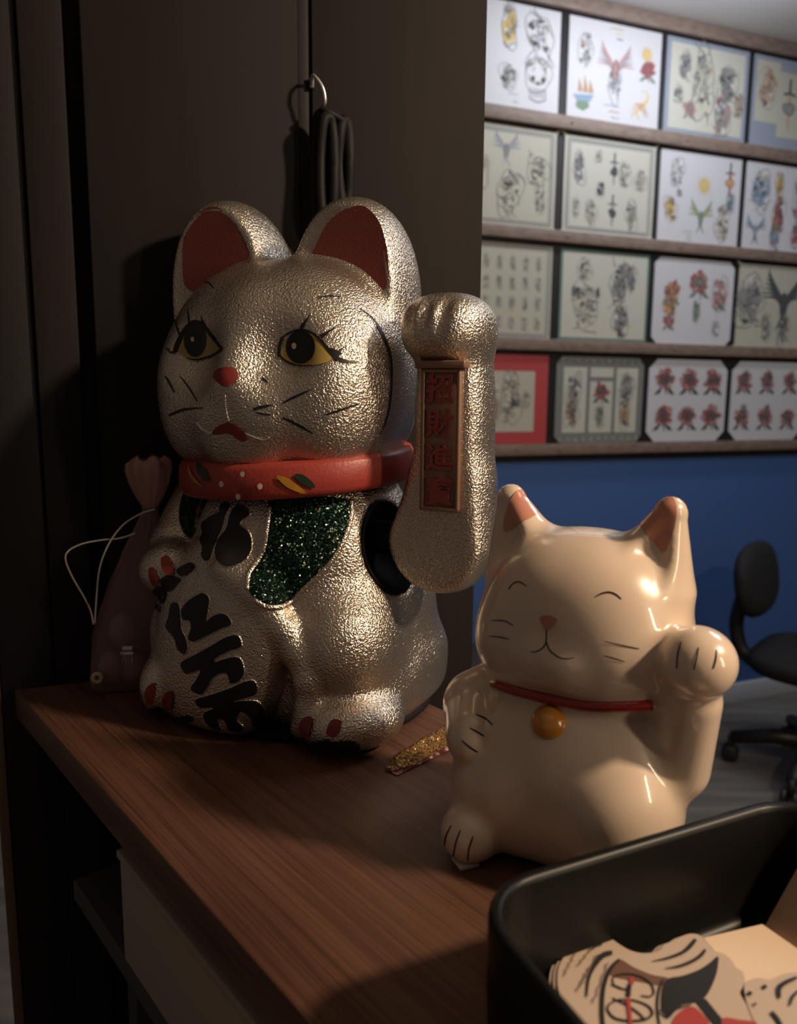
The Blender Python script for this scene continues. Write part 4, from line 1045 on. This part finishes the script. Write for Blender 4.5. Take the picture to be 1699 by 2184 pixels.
# die-cut stickers: an outline, fanned in a little pile
OUT = [(40, 640), (30, 500), (70, 400), (130, 345), (200, 310), (260, 262), (330, 245), (400, 268), (470, 315), (540, 352), (620, 370), (700, 365), (740, 350), (780, 305), (850, 282), (900, 250), (960, 234), (1020, 245), (1070, 290), (1120, 350), (1200, 380), (1250, 430), (1275, 470), (1320, 500), (1335, 580), (1300, 640), (1340, 720), (1420, 860), (1300, 1000), (700, 1020), (300, 960), (120, 800)]
for k, (dx, dy, lab) in enumerate(((34, -16, 'lowest die-cut sticker of the pile in the black tray'), (18, -8, 'middle die-cut sticker of the pile in the black tray'), (0, 0, 'topmost die-cut sticker with black and red print in the black tray'))):
    z = TABLE + .0205 + .0008 * k
    P = catmull([(x - (56 - 28 * k), y + (20 - 10 * k)) for x, y in OUT], True, 4)
    sh = pxz(z7(P), z)
    st = tag(slab('sticker', sh, STK, None, .0007 if k else .0100), lab, 'sticker', 'die-cut stickers in the tray')
PB = plane_bvh(TABLE + .0221)
NPR = [0]
def prn(pts, m_, curve=True):
    NPR[0] += 1; decal('print', z7(pts), PB, m_, st, .00010 + .00004 * NPR[0], curve, step=8)
def pln(pts, w, m_, o=.00045): stroke('print_line', z7(pts), [k / 3.2736 for k in (w if not np.isscalar(w) else [w] * len(pts))], PB, m_, st, o)
prn([(455, 415), (560, 470), (680, 520), (800, 548), (765, 580), (740, 680), (725, 860), (740, 1000), (360, 1000), (340, 860), (350, 640), (390, 500)], STK)
prn([(455, 415), (560, 470), (680, 520), (800, 548), (750, 600), (600, 575), (420, 540), (395, 500)], SBRN)
prn([(800, 550), (900, 530), (1010, 490), (1090, 440), (1145, 395), (1150, 440), (1130, 540), (1070, 665), (1000, 715), (900, 735), (830, 800), (800, 825), (770, 790), (750, 740), (760, 610)], SINK)
prn([(985, 705), (1060, 690), (1215, 880), (1130, 890)], SINK, False)
prn([(830, 850), (900, 770), (970, 745), (1040, 800), (1090, 880), (1000, 960), (850, 960)], SRED); prn([(1180, 830), (1300, 840), (1420, 860), (1350, 930), (1200, 930)], SRED)
for p, w in (([(460, 418), (395, 490), (350, 620), (340, 780), (350, 900)], [16, 24, 26, 26, 24]), ([(410, 370), (340, 395), (280, 470), (245, 560), (232, 680)], [30, 40, 30, 18, 12]), ([(340, 310), (300, 322), (265, 355)], [18, 20, 6]),
             ([(690, 432), (800, 408), (900, 370), (955, 325), (992, 278)], [4, 16, 24, 28, 22]), ([(780, 482), (880, 465), (970, 430), (1030, 390), (1060, 350)], [4, 18, 24, 24, 18]),
             ([(765, 560), (735, 640), (725, 760), (740, 880)], [14, 18, 18, 16]), ([(740, 770), (800, 822), (850, 770), (960, 735)], [12, 16, 14, 8]),
             ([(400, 595), (445, 610), (480, 625), (530, 630)], [6, 14, 12, 10]), ([(425, 600), (412, 560), (440, 530), (520, 520), (610, 540), (680, 590), (700, 650), (670, 680), (610, 672)], [10, 10, 12, 12, 12, 12, 14, 12, 8]),
             ([(530, 595), (520, 680)], [30, 34]), ([(412, 685), (430, 700), (500, 730), (600, 800), (640, 850)], [6, 12, 14, 14, 12]), ([(470, 700), (400, 725), (378, 770), (430, 830), (540, 850), (640, 838), (690, 800), (660, 745), (560, 705), (450, 698)], [8, 12, 14, 16, 18, 18, 18, 14, 12, 8])):
    pln(p, w, SINK)
pln([(545, 545), (545, 595)], [34, 30], SRED, .00055); pln([(520, 690), (530, 780), (540, 900)], [30, 26, 24], SRED, .00055)
for k, (x0, y0, x1, y1) in enumerate(((150, 370, 70, 530), (270, 330, 170, 460), (310, 380, 175, 620), (380, 440, 275, 720), (250, 470, 160, 640))):
    for j in range(2):
        P = [(x0 + (x1 - x0) * t + 7 * j + 6 * math.sin(22 * t + k), y0 + (y1 - y0) * t + 5 * math.cos(31 * t)) for t in np.linspace(0, 1, 12)]
        pln(P, 4.5, SGRY)
# second die-cut sticker at the right edge
OUT2 = [(1330, 600), (1390, 550), (1450, 545), (1510, 555), (1580, 525), (1660, 505), (1800, 520), (1850, 700), (1800, 900), (1500, 960), (1380, 800)]
st = tag(slab('sticker', pxz(z7(catmull(OUT2, True, 4)), TABLE + .0224), STK, None, .0009), 'die-cut sticker with three dark dots at the right of the pile', 'sticker', 'die-cut stickers in the tray')
PB = plane_bvh(TABLE + .0225)
for c in ((1370, 655, 17, 15), (1473, 610, 17, 15)): prn(oval(*c), SINK)
prn(oval(1406, 732, 13, 11), SBRN)
for p, w in (([(1578, 690), (1575, 620), (1620, 580), (1699, 545)], [20, 34, 30, 20]), ([(1650, 740), (1670, 680), (1720, 630)], [14, 20, 14]), ([(1520, 785), (1560, 830), (1600, 900)], [22, 26, 22])): pln(p, w, SINK)

# ------------------------------------------------------------------ crumpled gold wrapper
GOLD = mat('gold_foil', (.33, .19, .075), .22, 1.0)
_v = coords(GOLD); bump(GOLD, noise(GOLD, _v, 520, 3).outputs['Fac'], 1.0, .0035)
REDF = mat('dark_red_foil', (.12, .025, .018), .25, .6)
ga, gb = on_z(826, 1646, TABLE), on_z(985, 1566, TABLE)
gd = gb - ga; gl = np.linalg.norm(gd); gd /= gl; gn = np.array([-gd[1], gd[0], 0])
V_ = []; F_ = []; nu, nv = 44, 12; MI = []
for i in range(nu):
    u = i / (nu - 1); wdt = .0085 * (math.sin(min(1, u * 3.2) * math.pi / 2) * .8 + .2) * (1 - .35 * max(0, u - .75) * 4 * .6)
    for j in range(nv):
        w_ = j / (nv - 1) * 2 - 1
        hgt = .0048 * (1 - w_ * w_) * math.sin(min(1, u * 4) * math.pi / 2) + .0008 + rng.uniform(0, .0030) * (1 - abs(w_) * .6)
        V_.append(ga + gd * (u * gl) + gn * (w_ * wdt + rng.uniform(-.0004, .0004)) + np.array([0, 0, hgt + .0045 * u * (1 + .4 * w_)]))
for i in range(nu - 1):
    for j in range(nv - 1): F_.append([i * nv + j, (i + 1) * nv + j, (i + 1) * nv + j + 1, i * nv + j + 1]); MI.append(0)
foil = thing('foil_wrapper', ga + gd * gl * .4, 'crumpled gold foil wrapper lying between the two cats', 'wrapper')
ob('gold_side', V_, F_, GOLD, foil)
E_ = []
for i in range(nu):
    u = i / (nu - 1); b = np.array(V_[i * nv]); E_ += [b + np.array([0, 0, -.0001]), ga + gd * (u * gl) - gn * (.0085 + .004 * u) + np.array([0, 0, .0006 + .0015 * u])]
ob('red_flap', E_, [[2 * i, 2 * i + 1, 2 * i + 3, 2 * i + 2] for i in range(nu - 1)], REDF, foil)
v, f = tube([np.array(V_[i * nv]) for i in range(nu)], .0005, 6); ob('crimped_edge', v, f, GOLD, foil)

# ------------------------------------------------------------------ gift bag behind the silver cat
FILM = mat('mauve_cellophane', (.42, .26, .25), .25, spec=.5, alpha=.36)
FILM2 = mat('pink_gathered_film', (.60, .34, .31), .35, spec=.4, alpha=.66)
CORD = mat('clear_cord', (.60, .55, .50), .2, spec=.6)
BC = on_part(.088, TABLE, .024)
bag = thing('gift_bag', BC, 'small clear mauve gift bag with gathered top behind the silver cat', 'bag')
bx, by = BC[0], BC[1]
prof = [(.0, .001), (.022, .0008), (.029, .003), (.030, .014), (.030, .045), (.0275, .065), (.022, .090), (.015, .115), (.008, .136), (.0052, .146), (.006, .150)]
V_ = []; ns = 40
for i, (r_, z) in enumerate(prof):
    for k in range(ns):
        a = 2 * math.pi * k / ns; sq = 1.0 / max(abs(math.cos(a)), abs(math.sin(a))) ** .55
        rr = r_ * sq * (1 + .05 * math.sin(5 * a + z * 60) + .03 * math.sin(11 * a - z * 90)) + .0004 * (z > .1) * math.sin(14 * a) * 3
        lean = max(0, z - .02) * .17
        V_.append(BC + PE * (rr * math.cos(a) + lean) + PN * (.52 * rr * math.sin(a)) + np.array([0, 0, z]))
F_ = [[i * ns + k, i * ns + (k + 1) % ns, (i + 1) * ns + (k + 1) % ns, (i + 1) * ns + k] for i in range(len(prof) - 1) for k in range(ns)]
ob('bag_film', V_, F_, FILM, bag)
_t = BC + PE * .0220; tx, ty, tz = _t[0], _t[1], TABLE + .148
V_ = []; pr2 = [(.0055, 0), (.010, .008), (.0145, .020), (.0165, .030), (.0155, .037), (.011, .040)]
for i, (r_, z) in enumerate(pr2):
    for k in range(ns):
        a = 2 * math.pi * k / ns; rr = r_ * (1 + .14 * math.sin(6 * a) * (i / 5) + .05 * math.sin(13 * a)); V_.append((tx + rr * math.cos(a), ty + rr * math.sin(a), tz + z + .002 * math.sin(5 * a) * i / 5))
F_ = [[i * ns + k, i * ns + (k + 1) % ns, (i + 1) * ns + (k + 1) % ns, (i + 1) * ns + k] for i in range(len(pr2) - 1) for k in range(ns)]
ob('gathered_top', V_, F_, FILM2, bag)
def bp(x, y, dy=0.0): return on_plane(x, y, BC + PN * (.020 - dy), PN)
for pts in ([(330, 1086), (300, 1096), (262, 1120), (232, 1160), (213, 1210), (206, 1270), (202, 1330)], [(288, 1138), (255, 1148), (215, 1152), (175, 1160), (146, 1175), (140, 1195), (155, 1232), (180, 1275), (194, 1305), (199, 1332)]):
    v, f = tube(catmull([bp(x, y, .006 * math.sin(i)) for i, (x, y) in enumerate(pts)], False, 6), .00075, 8); ob('cord', v, f, CORD, bag)
BEAD = mat('cream_paper_tag', (.55, .42, .34), .5)
INNER = mat('dusky_soap', (.26, .16, .16), .4); WHT = mat('white_tassel', (.72, .68, .64), .5)
tp = bp(206, 1448); P = []
for t in np.linspace(0, 2 * math.pi, 14, endpoint=False): P.append(bp(207 + 9 * math.cos(t), 1448 + 9 * math.sin(t)) + PN * -.002)
v, f = tube(P, .0018, 8, True); tag(ob('round_tag', v, f, BEAD, bag))
for nm, c, r_, m_ in (('sweet', (262, 1345), (.0115, .013, .015), INNER), ('sweet', (285, 1440), (.0115, .013, .013), INNER), ('sweet', (238, 1420), (.011, .012, .013), INNER)):
    cc = bp(*c, .020); cc[2] = max(cc[2], TABLE + r_[2] + .002)
    v, f = lathe([(r_[0] * math.sin(t) * (1 + .06 * math.sin(6 * t)), -r_[2] * math.cos(t)) for t in np.linspace(.03, math.pi - .03, 14)], cc, 20); tag(ob('sweet', v, f, m_, bag))
cc = bp(272, 1382, .006)
v, f = bevel_box(cc, (.0085, .004, .003), None, .0006); ts = ob('tassel', v, f, WHT, bag)
v, f = bevel_box(cc + np.array([-.0005, 0, -.0042]), (.0105, .004, .0026), None, .0006); ob('tassel_knot', v, f, WHT, ts)
for k in range(4):
    v, f = tube([cc + np.array([-.003 + .002 * k, 0, -.005]), cc + np.array([-.0045 + .0026 * k, -.001, -.012 - .001 * (k % 2)])], .0005, 6); ob('tassel_thread', v, f, WHT, ts)
